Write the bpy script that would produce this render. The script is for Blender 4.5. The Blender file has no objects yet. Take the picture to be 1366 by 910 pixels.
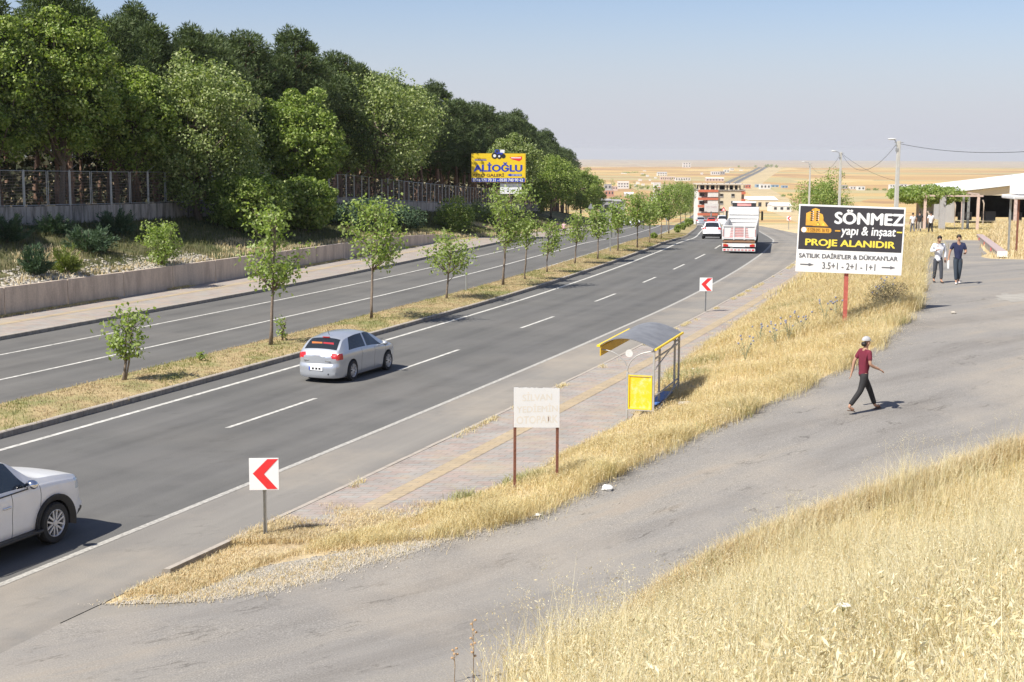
import bpy, bmesh, math, random
import numpy as np
from mathutils import Vector, Matrix
random.seed(7); RNG = np.random.default_rng(11)
S = bpy.context.scene; COL = S.collection
R = math.radians
# ------------------------------------------------------------------ camera
FPX, YH, CAMH, ROLL = 1900., 200., 7.2, 0.004
TH = math.atan((455-YH)/FPX)
cam = bpy.data.cameras.new("camera"); co = bpy.data.objects.new("camera", cam); COL.objects.link(co)
cam.sensor_width = 36; cam.lens = 36*FPX/1366; cam.clip_end = 60000; cam.clip_start = .2
co.matrix_world = Matrix.Translation((0, 0, CAMH)) @ Matrix.Rotation(R(90)-TH, 4, 'X') @ Matrix.Rotation(ROLL, 4, 'Z')
S.camera = co
# ------------------------------------------------------------------ light
SUN_EL, SUN_DIR = R(51), Vector((.79, .61, 0))            # way the shadows fall
w = bpy.data.worlds.new("World"); S.world = w; w.use_nodes = True
nt = w.node_tree; bg = nt.nodes['Background']
sky = nt.nodes.new('ShaderNodeTexSky'); sky.sky_type = 'NISHITA'; sky.sun_disc = False
sky.sun_elevation = SUN_EL; sky.sun_rotation = math.atan2(-SUN_DIR.x, -SUN_DIR.y)
sky.altitude = 600; sky.air_density = 1.0; sky.dust_density = .7; sky.ozone_density = 1.6
tc_ = nt.nodes.new('ShaderNodeTexCoord'); sp_ = nt.nodes.new('ShaderNodeSeparateXYZ'); nt.links.new(tc_.outputs['Generated'], sp_.inputs[0])
rm_ = nt.nodes.new('ShaderNodeValToRGB'); nt.links.new(sp_.outputs[2], rm_.inputs[0]); rm_.color_ramp.interpolation = 'EASE'
rm_.color_ramp.elements[0].position = 0.; rm_.color_ramp.elements[0].color = (.88, .88, .88, 1); rm_.color_ramp.elements[1].position = .115; rm_.color_ramp.elements[1].color = (.12, .12, .12, 1)
hz_ = nt.nodes.new('ShaderNodeMix'); hz_.data_type = 'RGBA'; nt.links.new(rm_.outputs[0], hz_.inputs[0]); tn_ = nt.nodes.new('ShaderNodeMix'); tn_.data_type = 'RGBA'; tn_.blend_type = 'MULTIPLY'; tn_.inputs[0].default_value = 1; nt.links.new(sky.outputs[0], tn_.inputs[6]); tn_.inputs[7].default_value = (.93, .94, 1.08, 1); nt.links.new(tn_.outputs[2], hz_.inputs[6]); hz_.inputs[7].default_value = (5.35, 5.5, 6.3, 1)   # dusty lavender air low in the sky
nt.links.new(hz_.outputs[2], bg.inputs[0]); bg.inputs[1].default_value = 0.08
sl = bpy.data.lights.new("sun", 'SUN'); sl.energy = 4.9; sl.angle = R(.53); sl.color = (1, .955, .87)
so = bpy.data.objects.new("sun", sl); COL.objects.link(so)
d = Vector((SUN_DIR.x*math.cos(SUN_EL), SUN_DIR.y*math.cos(SUN_EL), -math.sin(SUN_EL)))
so.rotation_euler = d.to_track_quat('-Z', 'Y').to_euler(); so.location = (-30, -20, 60)
S.view_settings.view_transform = 'Standard'; S.view_settings.look = 'None'
S.view_settings.exposure = 0.52; S.view_settings.gamma = 1
S.render.engine = 'CYCLES'; S.cycles.volume_bounces = 0; S.cycles.max_bounces = 6
# ------------------------------------------------------------------ helpers
def tag(o, label=None, cat=None, group=None, kind=None):
    if label: o['label'] = label
    if cat: o['category'] = cat
    if group: o['group'] = group
    if kind: o['kind'] = kind
    return o
def thing(name, label, cat, loc=(0, 0, 0), rz=0, group=None):
    o = bpy.data.objects.new(name, None); COL.objects.link(o); o.empty_display_size = .2
    o.location = loc; o.rotation_euler = (0, 0, rz)
    return tag(o, label, cat, group)
def link(name, me, parent=None, loc=None):
    o = bpy.data.objects.new(name, me); COL.objects.link(o)
    if parent: o.parent = parent
    if loc: o.location = loc
    return o
def dup(root, loc, rz=None, label=None, group=None, scale=None):
    r = root.copy(); COL.objects.link(r); r.location = loc
    if rz is not None: r.rotation_euler = (0, 0, rz)
    if scale: r.scale = scale
    if label: r['label'] = label
    if group: r['group'] = group
    for ch in root.children:
        c = ch.copy(); COL.objects.link(c); c.parent = r
        for g in ch.children:
            e = g.copy(); COL.objects.link(e); e.parent = c
    return r
class MB:
    def __init__(s): s.v = []; s.f = []; s.m = []; s.mi = 0
    def add(s, vs, fs, M=None):
        b = len(s.v)
        s.v += [tuple(M @ Vector(p)) if M else tuple(p) for p in vs]
        s.f += [tuple(i+b for i in f) for f in fs]; s.m += [s.mi]*len(fs); return s
    def box(s, c, d, M=None, rz=0, tx=0):
        x, y, z = c; a, b, h = d[0]/2, d[1]/2, d[2]/2
        vs = [(i, j, k) for k in (-h, h) for j in (-b, b) for i in (-a, a)]
        Q = Matrix.Translation(c) @ Matrix.Rotation(rz, 4, 'Z') @ Matrix.Rotation(tx, 4, 'X')
        if M: Q = M @ Q
        return s.add(vs, [(0, 2, 3, 1), (4, 5, 7, 6), (0, 1, 5, 4), (2, 6, 7, 3), (0, 4, 6, 2), (1, 3, 7, 5)], Q)
    def tube(s, p0, p1, r0, r1=None, n=8, cap=True):
        r1 = r0 if r1 is None else r1
        p0, p1 = Vector(p0), Vector(p1); ax = (p1-p0)
        if ax.length < 1e-6: return s
        q = ax.to_track_quat('Z', 'Y'); vs = []
        for p, r in ((p0, r0), (p1, r1)):
            for i in range(n):
                a = 2*math.pi*i/n; vs.append(p + q @ Vector((r*math.cos(a), r*math.sin(a), 0)))
        fs = [(i, (i+1) % n, n+(i+1) % n, n+i) for i in range(n)]
        if cap: fs += [tuple(range(n-1, -1, -1)), tuple(range(n, 2*n))]
        return s.add(vs, fs)
    def path(s, pts, r, n=8):
        rs = r if isinstance(r, (list, tuple)) else [r]*len(pts)
        pts = [Vector(p) for p in pts]; vs = []
        for i, p in enumerate(pts):
            t = pts[min(i+1, len(pts)-1)]-pts[max(i-1, 0)]; q = t.to_track_quat('Z', 'Y')
            for k in range(n):
                a = 2*math.pi*k/n; vs.append(p + q @ Vector((rs[i]*math.cos(a), rs[i]*math.sin(a), 0)))
        fs = [(i*n+k, i*n+(k+1) % n, (i+1)*n+(k+1) % n, (i+1)*n+k) for i in range(len(pts)-1) for k in range(n)]
        fs += [tuple(range(n-1, -1, -1)), tuple(range((len(pts)-1)*n, len(pts)*n))]
        return s.add(vs, fs)
    def prism(s, poly, h, M=None, z0=0):
        n = len(poly); vs = [(x, y, z0) for x, y in poly]+[(x, y, z0+h) for x, y in poly]
        fs = [tuple(range(n-1, -1, -1)), tuple(range(n, 2*n))]+[(i, (i+1) % n, n+(i+1) % n, n+i) for i in range(n)]
        return s.add(vs, fs, M)
    def lathe(s, prof, n=24, M=None):
        vs = [(r*math.cos(2*math.pi*i/n), r*math.sin(2*math.pi*i/n), z) for r, z in prof for i in range(n)]
        fs = [(j*n+i, j*n+(i+1) % n, (j+1)*n+(i+1) % n, (j+1)*n+i) for j in range(len(prof)-1) for i in range(n)]
        return s.add(vs, fs, M)
    def ball(s, c, r, n=10, M=None):
        c = Vector(c); rr = r if isinstance(r, (tuple, list)) else (r, r, r)
        vs = []; fs = []
        for j in range(n//2+1):
            ph = math.pi*j/(n//2)
            for i in range(n):
                a = 2*math.pi*i/n
                vs.append((c.x+rr[0]*math.sin(ph)*math.cos(a), c.y+rr[1]*math.sin(ph)*math.sin(a), c.z+rr[2]*math.cos(ph)))
        for j in range(n//2):
            for i in range(n): fs.append((j*n+i, (j+1)*n+i, (j+1)*n+(i+1) % n, j*n+(i+1) % n))
        return s.add(vs, fs, M)
    def mesh(s, name, mats, smooth=False, fix=True):
        me = bpy.data.meshes.new(name); me.from_pydata(s.v, [], s.f)
        for m in (mats if isinstance(mats, (list, tuple)) else [mats]): me.materials.append(m)
        me.polygons.foreach_set('material_index', s.m)
        if fix:
            bm = bmesh.new(); bm.from_mesh(me); bmesh.ops.recalc_face_normals(bm, faces=bm.faces); bm.to_mesh(me); bm.free()
        if smooth: me.shade_smooth()
        me.update(); return me
    def build(s, name, mats, parent=None, smooth=False, bevel=0, fix=True, angle=None):
        o = link(name, s.mesh(name, mats, smooth, fix), parent)
        if bevel:
            b = o.modifiers.new('bevel', 'BEVEL'); b.width = bevel; b.segments = 2; b.limit_method = 'ANGLE'; b.angle_limit = R(40)
        if angle: o.data.set_sharp_from_angle(angle=R(angle))
        return o
def npmesh(name, V, F, mats, smooth=False):
    V = np.ascontiguousarray(V, np.float32).reshape(-1, 3); F = np.ascontiguousarray(F, np.int32); m, k = F.shape
    me = bpy.data.meshes.new(name); me.vertices.add(len(V)); me.vertices.foreach_set('co', V.ravel())
    me.loops.add(m*k); me.loops.foreach_set('vertex_index', F.ravel())
    me.polygons.add(m); me.polygons.foreach_set('loop_start', np.arange(m, dtype=np.int32)*k)
    for q in (mats if isinstance(mats, (list, tuple)) else [mats]): me.materials.append(q)
    me.update(calc_edges=True)
    if smooth: me.shade_smooth()
    return me
# ------------------------------------------------------------------ materials
def nodes(name):
    m = bpy.data.materials.new(name); m.use_nodes = True; n = m.node_tree.nodes; l = m.node_tree.links
    return m, n, l, n['Principled BSDF']
def tex(n, l, kind, scale, detail=4, rough=.55, vec=None, dist=0):
    t = n.new(kind); t.inputs['Scale'].default_value = scale
    if 'Detail' in t.inputs: t.inputs['Detail'].default_value = detail
    if 'Roughness' in t.inputs: t.inputs['Roughness'].default_value = rough
    if vec: l.new(vec, t.inputs['Vector'])
    return t
def ramp(n, l, src, stops):
    r = n.new('ShaderNodeValToRGB'); e = r.color_ramp.elements
    while len(e) < len(stops): e.new(.5)
    for i, (p, c) in enumerate(stops): e[i].position = p; e[i].color = (*c, 1) if len(c) == 3 else c
    l.new(src, r.inputs[0]); return r
def mix(n, l, a, b, fac, mode='MIX'):
    x = n.new('ShaderNodeMix'); x.data_type = 'RGBA'; x.blend_type = mode; x.clamp_result = False
    for sck, val in ((x.inputs[6], a), (x.inputs[7], b), (x.inputs[0], fac)):
        if hasattr(val, 'is_output'): l.new(val, sck)
        elif isinstance(val, (int, float)): sck.default_value = val
        else: sck.default_value = (*val, 1)
    return x.outputs[2]
def coords(n, l, scale=(1, 1, 1), which='Object', rot=(0, 0, 0)):
    t = n.new('ShaderNodeTexCoord'); mp = n.new('ShaderNodeMapping'); l.new(t.outputs[which], mp.inputs[0])
    if any(rot):                                                # turn first, then stretch
        mp.inputs['Rotation'].default_value = rot; m2 = n.new('ShaderNodeMapping'); l.new(mp.outputs[0], m2.inputs[0]); mp = m2
    mp.inputs['Scale'].default_value = scale; return mp.outputs[0]
def bump(n, l, bs, src, strength, dist=.01):
    b = n.new('ShaderNodeBump'); b.inputs['Strength'].default_value = strength; b.inputs['Distance'].default_value = dist
    l.new(src, b.inputs['Height']); l.new(b.outputs[0], bs.inputs['Normal'])
def mat(name, col, rough=.6, metal=0, var=.12, scale=6, bmp=0, spec=.5, coat=0, alpha=None):
    m, n, l, b = nodes(name); b.inputs['Roughness'].default_value = rough; b.inputs['Metallic'].default_value = metal
    b.inputs['Specular IOR Level'].default_value = spec; b.inputs['Coat Weight'].default_value = coat
    t = tex(n, l, 'ShaderNodeTexNoise', scale, 5, .6, coords(n, l))
    lo = tuple(c*(1-var) for c in col); hi = tuple(min(1, c*(1+var)) for c in col)
    r = ramp(n, l, t.outputs[0], [(.3, lo), (.7, hi)]); l.new(r.outputs[0], b.inputs['Base Color'])
    if bmp: bump(n, l, b, t.outputs[0], bmp)
    return m
def leafmat(name, cols, trans=.35, rough=.5, sc=1.3, bl=.55, patchy=0):
    m, n, l, b = nodes(name); g = n.new('ShaderNodeNewGeometry'); out = n['Material Output']
    r = ramp(n, l, g.outputs['Random Per Island'], [(i/(len(cols)-1), c) for i, c in enumerate(cols)])
    rc = r.outputs[0]
    if patchy:
        tn = tex(n, l, 'ShaderNodeTexNoise', .9, 6, .7, coords(n, l)); rc = mix(n, l, rc, ramp(n, l, tn.outputs[0], [(.32, (.62, .56, .46)), (.46, (.95, .95, .92)), (.60, (1, 1, 1)), (.72, (.86, .92, .72))]).outputs[0], patchy, 'MULTIPLY')
    l.new(rc, b.inputs['Base Color']); b.inputs['Roughness'].default_value = rough; b.inputs['Specular IOR Level'].default_value = .35
    tr = n.new('ShaderNodeBsdfTranslucent'); c2 = mix(n, l, rc, (sc, sc*(1.08 if bl < .6 else .97), bl), 1., 'MULTIPLY'); l.new(c2, tr.inputs[0])
    ms = n.new('ShaderNodeMixShader'); ms.inputs[0].default_value = trans
    l.new(b.outputs[0], ms.inputs[1]); l.new(tr.outputs[0], ms.inputs[2]); l.new(ms.outputs[0], out.inputs[0]); return m
def asphalt(name, base, patch, dirt, dirtamt, streak=True, spk=1.0, crack=.25):
    m, n, l, b = nodes(name); c = coords(n, l)
    uv = coords(n, l, (1, 1, 1), 'UV')
    fine = tex(n, l, 'ShaderNodeTexNoise', 38, 3, .7, c); big = tex(n, l, 'ShaderNodeTexNoise', .35, 5, .6, c)
    vo = tex(n, l, 'ShaderNodeTexVoronoi', 26, vec=c)
    col = ramp(n, l, fine.outputs[0], [(.3, tuple(x*(1-.28*spk) for x in base)), (.62, base), (.8, tuple(x*(1+.5*spk) for x in base))]).outputs[0]
    if streak:                                                  # wheel-polished tracks along the lanes
        sxy = n.new('ShaderNodeSeparateXYZ'); l.new(coords(n, l, (3.4, .12, 1), 'UV'), sxy.inputs[0]); sn = n.new('ShaderNodeMath'); sn.operation = 'SINE'; l.new(sxy.outputs[0], sn.inputs[0])
        col = mix(n, l, col, ramp(n, l, n_mul(n, l, sn.outputs[0], 1.), [(0, (1.05, 1.05, 1.04)), (.5, (1, 1, 1)), (1, (.86, .86, .86))]).outputs[0], .8, 'MULTIPLY')
    pm = ramp(n, l, big.outputs[0], [(.42, (0, 0, 0)), (.6, (1, 1, 1))]).outputs[0]
    col = mix(n, l, col, patch, n_mul(n, l, pm, .45))
    if streak:
        st = tex(n, l, 'ShaderNodeTexNoise', 1, 4, .6, coords(n, l, (1.6, .035, 1), 'UV'))
        col = mix(n, l, col, ramp(n, l, st.outputs[0], [(.3, (.86, .86, .86)), (.7, (1.12, 1.12, 1.11))]).outputs[0], .7, 'MULTIPLY')
    if not streak:
        s3 = tex(n, l, 'ShaderNodeTexNoise', 1, 7, .62, coords(n, l, (.10, .75, 1), rot=(0, 0, -.67)))
        col = mix(n, l, col, ramp(n, l, s3.outputs[0], [(.34, (.80, .79, .78)), (.5, (1, 1, 1)), (.66, (1.16, 1.13, 1.07))]).outputs[0], 1., 'MULTIPLY')
        col = mix(n, l, col, (.30, .245, .19), n_mul(n, l, ramp(n, l, s3.outputs[0], [(.60, (0, 0, 0)), (.68, (1, 1, 1))]).outputs[0], .4))
    # cracks
    wv = tex(n, l, 'ShaderNodeTexNoise', 1.1, 6, .65, c)
    ck = tex(n, l, 'ShaderNodeTexNoise', .5, 9, .62, coords(n, l, (.25, 1, 1), rot=(0, 0, -.67)))
    cr = ramp(n, l, ck.outputs[0], [(.492, (1, 1, 1)), (.4985, (.45, .44, .42)), (.5015, (.45, .44, .42)), (.508, (1, 1, 1))]).outputs[0]
    cmask = ramp(n, l, wv.outputs[0], [(.48, (0, 0, 0)), (.62, (1, 1, 1))]).outputs[0]
    col = mix(n, l, col, cr, n_mul(n, l, cmask, crack*1.6), 'MULTIPLY')
    dn = tex(n, l, 'ShaderNodeTexNoise', .16, 7, .65, c)
    dm = ramp(n, l, dn.outputs[0], [(.46, (0, 0, 0)), (.7, (1, 1, 1))]).outputs[0]
    col = mix(n, l, col, dirt, n_mul(n, l, dm, dirtamt))
    l.new(col, b.inputs['Base Color']); b.inputs['Roughness'].default_value = .88; b.inputs['Specular IOR Level'].default_value = .3
    bump(n, l, b, mix(n, l, fine.outputs[0], vo.outputs[0], .5), .35, .012); return m
def n_mul(n, l, s, k):
    x = n.new('ShaderNodeMath'); x.operation = 'MULTIPLY'; l.new(s, x.inputs[0]); x.inputs[1].default_value = k; return x.outputs[0]
def groundmat(name, stops, scale, bmp=.5, second=None, s2=.2, stones=None):
    m, n, l, b = nodes(name); c = coords(n, l)
    t = tex(n, l, 'ShaderNodeTexNoise', scale, 8, .7, c); col = ramp(n, l, t.outputs[0], stops).outputs[0]
    if second:
        u = tex(n, l, 'ShaderNodeTexNoise', s2, 5, .6, c)
        col = mix(n, l, col, second, ramp(n, l, u.outputs[0], [(.45, (0, 0, 0)), (.65, (1, 1, 1))]).outputs[0])
    if stones:
        v = tex(n, l, 'ShaderNodeTexVoronoi', stones, vec=c)
        col = mix(n, l, col, ramp(n, l, v.outputs[1], [(.2, (.6, .6, .6)), (.8, (1.5, 1.48, 1.42))]).outputs[0], .8, 'MULTIPLY')
        bump(n, l, b, v.outputs[0], .8, .04)
    else: bump(n, l, b, t.outputs[0], bmp, .06)
    l.new(col, b.inputs['Base Color']); b.inputs['Roughness'].default_value = .95; b.inputs['Specular IOR Level'].default_value = .15
    return m
def fieldmat():
    m, n, l, b = nodes('farm_fields'); c = coords(n, l, (1/700, 1/210, 1), rot=(0, 0, .25))
    nz = tex(n, l, 'ShaderNodeTexNoise', 1.2, 3, .5, c)
    cm = n.new('ShaderNodeMixRGB'); cm.inputs[0].default_value = .12; l.new(c, cm.inputs[1]); l.new(nz.outputs[1], cm.inputs[2])
    v = n.new('ShaderNodeTexVoronoi'); v.inputs['Scale'].default_value = 1.3; l.new(cm.outputs[0], v.inputs['Vector'])
    sp = n.new('ShaderNodeSeparateColor'); l.new(v.outputs['Color'], sp.inputs[0])
    col = ramp(n, l, sp.outputs[0], [(0, (.46, .30, .14)), (.25, (.54, .38, .17)), (.5, (.58, .43, .21)), (.66, (.40, .25, .13)), (.8, (.43, .36, .19)), (1, (.60, .42, .19))])
    col.color_ramp.interpolation = 'CONSTANT'
    t = tex(n, l, 'ShaderNodeTexNoise', .01, 8, .7, coords(n, l, (1, 3, 1)))
    o = mix(n, l, col.outputs[0], ramp(n, l, t.outputs[0], [(.3, (.75, .76, .75)), (.7, (1.2, 1.18, 1.12))]).outputs[0], .9, 'MULTIPLY')
    l.new(o, b.inputs['Base Color']); b.inputs['Roughness'].default_value = 1; b.inputs['Specular IOR Level'].default_value = .05; return m
def pavemat(name, cols, joint):
    m, n, l, b = nodes(name); uv = coords(n, l, (1, 1, 1), 'UV')
    br = n.new('ShaderNodeTexBrick'); l.new(uv, br.inputs['Vector']); br.inputs['Scale'].default_value = 1; br.offset = .5
    br.inputs['Brick Width'].default_value = .4; br.inputs['Row Height'].default_value = .2; br.inputs['Mortar Size'].default_value = .012
    br.inputs['Color1'].default_value = (*cols[0], 1); br.inputs['Color2'].default_value = (*cols[1], 1); br.inputs['Mortar'].default_value = (*joint, 1)
    br.inputs['Bias'].default_value = .1
    t = tex(n, l, 'ShaderNodeTexNoise', 1.2, 7, .7, coords(n, l)); o = mix(n, l, br.outputs[0], ramp(n, l, t.outputs[0], [(.3, (.75, .74, .72)), (.7, (1.2, 1.18, 1.13))]).outputs[0], .8, 'MULTIPLY')
    d = tex(n, l, 'ShaderNodeTexNoise', .5, 6, .7, coords(n, l)); o = mix(n, l, o, (.42, .34, .23), ramp(n, l, d.outputs[0], [(.5, (0, 0, 0)), (.72, (.75, .75, .75))]).outputs[0])
    l.new(o, b.inputs['Base Color']); b.inputs['Roughness'].default_value = .9; bump(n, l, b, br.outputs[1], -.4, .01); return m
def stainmat(name, base, dark, amt=.8, sx=4., top=False):
    m, n, l, b = nodes(name); t = tex(n, l, 'ShaderNodeTexNoise', 1, 6, .7, coords(n, l, (sx, sx, .35)))
    f = tex(n, l, 'ShaderNodeTexNoise', 14, 5, .6, coords(n, l))
    o = mix(n, l, base, dark, n_mul(n, l, ramp(n, l, t.outputs[0], [(.42, (0, 0, 0)), (.62, (1, 1, 1))]).outputs[0], amt))
    o = mix(n, l, o, ramp(n, l, f.outputs[0], [(.3, (.85, .85, .85)), (.7, (1.1, 1.1, 1.1))]).outputs[0], .8, 'MULTIPLY')
    l.new(o, b.inputs['Base Color']); b.inputs['Roughness'].default_value = .9; bump(n, l, b, f.outputs[0], .2, .01); return m
M = {}
M['road'] = asphalt('road_asphalt', (.136, .132, .125), (.158, .152, .144), (.27, .24, .20), .13)
M['road_left'] = asphalt('old_road_asphalt', (.138, .133, .125), (.158, .152, .142), (.30, .27, .23), .15)
M['shoulder'] = asphalt('dusty_shoulder_asphalt', (.25, .232, .208), (.22, .205, .185), (.40, .34, .265), .6, spk=.6)
M['side'] = asphalt('side_road_asphalt', (.285, .266, .242), (.25, .234, .214), (.40, .345, .275), .55, streak=False, spk=1.5, crack=.55)
M['paint'] = mat('road_paint', (.54, .52, .47), .7, var=.38, scale=5)
M['paint_old'] = mat('worn_road_paint', (.40, .38, .34), .8, var=.35, scale=12)
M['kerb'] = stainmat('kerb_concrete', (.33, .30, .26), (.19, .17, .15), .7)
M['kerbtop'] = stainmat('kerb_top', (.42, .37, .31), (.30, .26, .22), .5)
M['pave'] = pavemat('paving_blocks', ((.37, .285, .25), (.325, .31, .29)), (.25, .22, .19))
M['tactile'] = pavemat('yellow_tactile_blocks', ((.44, .345, .22), (.39, .315, .22)), (.29, .235, .165))
M['soil'] = groundmat('dry_straw_ground', [(.3, (.36, .27, .16)), (.5, (.54, .43, .25)), (.7, (.66, .55, .35))], 5, second=(.38, .30, .20))
M['bank'] = groundmat('foreground_straw_ground', [(.3, (.36, .26, .12)), (.5, (.54, .42, .22)), (.7, (.66, .55, .33))], 9)
M['median'] = groundmat('median_soil', [(.3, (.26, .18, .10)), (.5, (.42, .32, .17)), (.7, (.50, .40, .22))], 4, second=(.24, .24, .10), s2=.6)
M['slope'] = groundmat('shade_toned_slope_ground', [(.3, (.09, .085, .045)), (.5, (.15, .135, .07)), (.7, (.26, .21, .12))], 1.5, second=(.07, .09, .035), s2=.25)  # ground colours darkened to stand in for the shade of the trees
M['forest'] = groundmat('forest_floor', [(.3, (.10, .08, .05)), (.7, (.20, .15, .09))], 2)
M['gravel'] = groundmat('pale_gravel', [(.3, (.22, .20, .17)), (.7, (.36, .33, .28))], 12, stones=16)
M['field'] = fieldmat()
M['dryfield'] = groundmat('dry_field', [(.3, (.44, .33, .17)), (.5, (.55, .43, .24)), (.7, (.62, .50, .29))], .25, second=(.40, .31, .18), s2=.03)
M['conc'] = stainmat('wall_concrete', (.60, .50, .40), (.38, .31, .25), .75, 1.6)
M['concdark'] = stainmat('old_wall_concrete', (.42, .38, .34), (.12, .105, .09), .9, 2.4)
M['galv'] = mat('galvanised_steel', (.42, .43, .43), .45, .6, var=.12, scale=8)
M['grey'] = mat('grey_painted_steel', (.42, .41, .39), .5, .2)
M['white'] = mat('white_enamel', (.87, .87, .86), .45, var=.02)
M['whitewall'] = stainmat('white_plaster', (.74, .72, .68), (.60, .56, .50), .4, .5)
M['cream'] = stainmat('cream_plaster', (.70, .61, .44), (.60, .51, .37), .4, .3)
M['orange'] = stainmat('terracotta_plaster', (.60, .17, .09), (.48, .14, .08), .5, .3)
M['brickc'] = mat('hollow_brick', (.50, .26, .18), .9, var=.2, scale=2)
M['black'] = mat('black_plastic', (.025, .025, .027), .5, var=.2)
M['rubber'] = mat('tyre_rubber', (.03, .03, .031), .8, var=.2, bmp=.1, scale=30)
M['dark'] = mat('dark_interior', (.03, .03, .032), .8)
M['rust'] = mat('rusty_steel', (.21, .085, .055), .8, var=.4, scale=20, bmp=.2)
M['redpaint'] = mat('faded_red_paint', (.48, .12, .09), .6, var=.2, scale=10)
M['red'] = mat('reflective_red', (.80, .035, .04), .4, var=.05)
M['yellow'] = mat('yellow_paint', (.86, .60, .02), .45, var=.05)
M['ochre'] = mat('ochre_paint', (.62, .40, .03), .5, var=.1)
M['glass'] = mat('dark_car_glass', (.018, .022, .026), .06, 0, var=.1, spec=.8)
M['bark'] = mat('bark', (.20, .155, .12), .95, var=.35, scale=14, bmp=.5)
M['barkpine'] = mat('pine_bark', (.25, .155, .11), .95, var=.4, scale=5, bmp=.5)
M['leaf'] = leafmat('plane_leaves', [(.17, .24, .055), (.24, .32, .08), (.32, .40, .13), (.44, .49, .23)], .45)
M['leafbig'] = leafmat('broad_leaves', [(.10, .16, .03), (.19, .27, .05), (.30, .38, .09), (.46, .51, .20)], .34)
M['leafolive'] = leafmat('silvery_leaves', [(.11, .16, .045), (.19, .25, .07), (.30, .36, .13), (.49, .52, .28)], .32)
M['needle'] = leafmat('pine_needles', [(.045, .07, .026), (.07, .105, .036), (.10, .14, .05), (.14, .17, .07)], .2, .7)
M['under'] = leafmat('shade_dark_leaves', [(.02, .026, .012), (.035, .042, .018), (.06, .055, .03)], .05, .9)  # leaf colours near black: the dark between the trunks is put into them
M['juniper'] = leafmat('juniper_needles', [(.045, .085, .045), (.07, .12, .06), (.10, .15, .075)], .15, .7)
M['bushlt'] = leafmat('yellow_green_shrub', [(.12, .16, .03), (.18, .22, .05), (.22, .26, .08)], .3)
M['straw'] = leafmat('straw_grass', [(.56, .42, .21), (.70, .55, .31), (.77, .63, .39), (.82, .71, .49), (.54, .50, .27)], .3, .7, 1.02, .86, patchy=.7)
M['oat'] = leafmat('wild_oats', [(.60, .48, .24), (.74, .63, .37), (.82, .74, .50), (.87, .82, .63), (.62, .59, .33)], .38, .6, 1.05, .88, patchy=.55)
M['gold'] = leafmat('golden_grass', [(.54, .41, .19), (.68, .55, .27), (.77, .65, .36), (.83, .73, .47), (.50, .48, .24)], .3, .7, 1.04, .84, patchy=.75)
M['dead'] = leafmat('dead_shrub_twigs', [(.10, .08, .05), (.17, .14, .09), (.15, .15, .08)], .1, .9)
M['stone'] = mat('limestone', (.42, .38, .32), .9, var=.25, scale=5, bmp=.4)
# ------------------------------------------------------------------ the lie of the land
def pchip(xs, ys):
    xs = np.array(xs, float); ys = np.array(ys, float); h = np.diff(xs); dl = np.diff(ys)/h
    m = np.zeros(len(xs)); m[0] = dl[0]; m[-1] = dl[-1]
    for i in range(1, len(xs)-1):
        if dl[i-1]*dl[i] > 0:
            w1 = 2*h[i]+h[i-1]; w2 = h[i]+2*h[i-1]; m[i] = (w1+w2)/(w1/dl[i-1]+w2/dl[i])
    def f(x):
        x = np.clip(np.asarray(x, float), xs[0], xs[-1]); i = np.clip(np.searchsorted(xs, x)-1, 0, len(xs)-2)
        t = (x-xs[i])/h[i]
        return (2*t**3-3*t**2+1)*ys[i]+(t**3-2*t**2+t)*h[i]*m[i]+(-2*t**3+3*t**2)*ys[i+1]+(t**3-t**2)*h[i]*m[i+1]
    return f
Lx = pchip([-100, -20, 0, 20, 33.5, 47.4, 56.8, 70, 81.7, 94, 105.2, 120, 140, 170.5, 200, 236.6, 300, 400, 600, 1000, 1900, 3400, 5000],
           [-68, -33.6, -25.5, -17.5, -12.3, -7.1, -3.7, .9, 4.6, 8.2, 11.2, 14.5, 17.9, 22.4, 26.7, 31.6, 39, 51, 78, 140, 282, 590, 900])
P = pchip([-100, 95, 110, 125, 133, 170, 210, 257, 300, 400, 570, 760, 950, 1300, 2000, 2800, 3600, 4200, 6000, 9000, 20000],
          [0, 0, -.08, -.55, -.95, -2.5, -4.1, -6.1, -8.6, -14.3, -23.5, -31.2, -36.2, -42, -42.3, -38.5, -33.8, -44, -78, -116, -120])
ZS = pchip([-100, 19, 22, 25, 28, 31.7, 36, 41, 51, 60, 80, 108, 150, 250, 400, 570, 20000],
           [0, 0, .05, .40, .9, 1.37, 1.8, 2.15, 2.4, 2.4, 1.7, .8, -.3, -5.0, -13.8, -23.5, 0])
def zs(y): return np.where(np.asarray(y) < 570, ZS(np.minimum(y, 570)), P(y))
def off(o):
    def f(y):
        h = (Lx(np.asarray(y)+1)-Lx(np.asarray(y)-1))/2
        return Lx(y)+o*np.sqrt(1+h*h)*.985
    return f
LK, LL, CC, NN, MM, RR = off(-13.7), off(-11.05), off(-7.3), off(-4.0), off(-.95), off(7.45)
WW, UW = off(-18.1), off(-26.4)
_k = off(9.65)
KT = pchip([-100, 66, 80, 100, 118, 150, 200, 260, 20000], [0, 0, .4, .9, 1.6, 2.2, .8, 0, 0])
def KK(y): return _k(y)+KT(y)
SWW = pchip([-100, 22.5, 25, 26.4, 28, 30, 34, 36, 40, 45, 52, 65, 100, 112, 20000], [.02, .05, 1.7, 2.4, 2.9, 3.6, 3.6, 3.95, 3.4, 2.8, 2.5, 2.3, 1.9, .1, .1])
def SW(y): return KK(y)+SWW(y)
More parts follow.
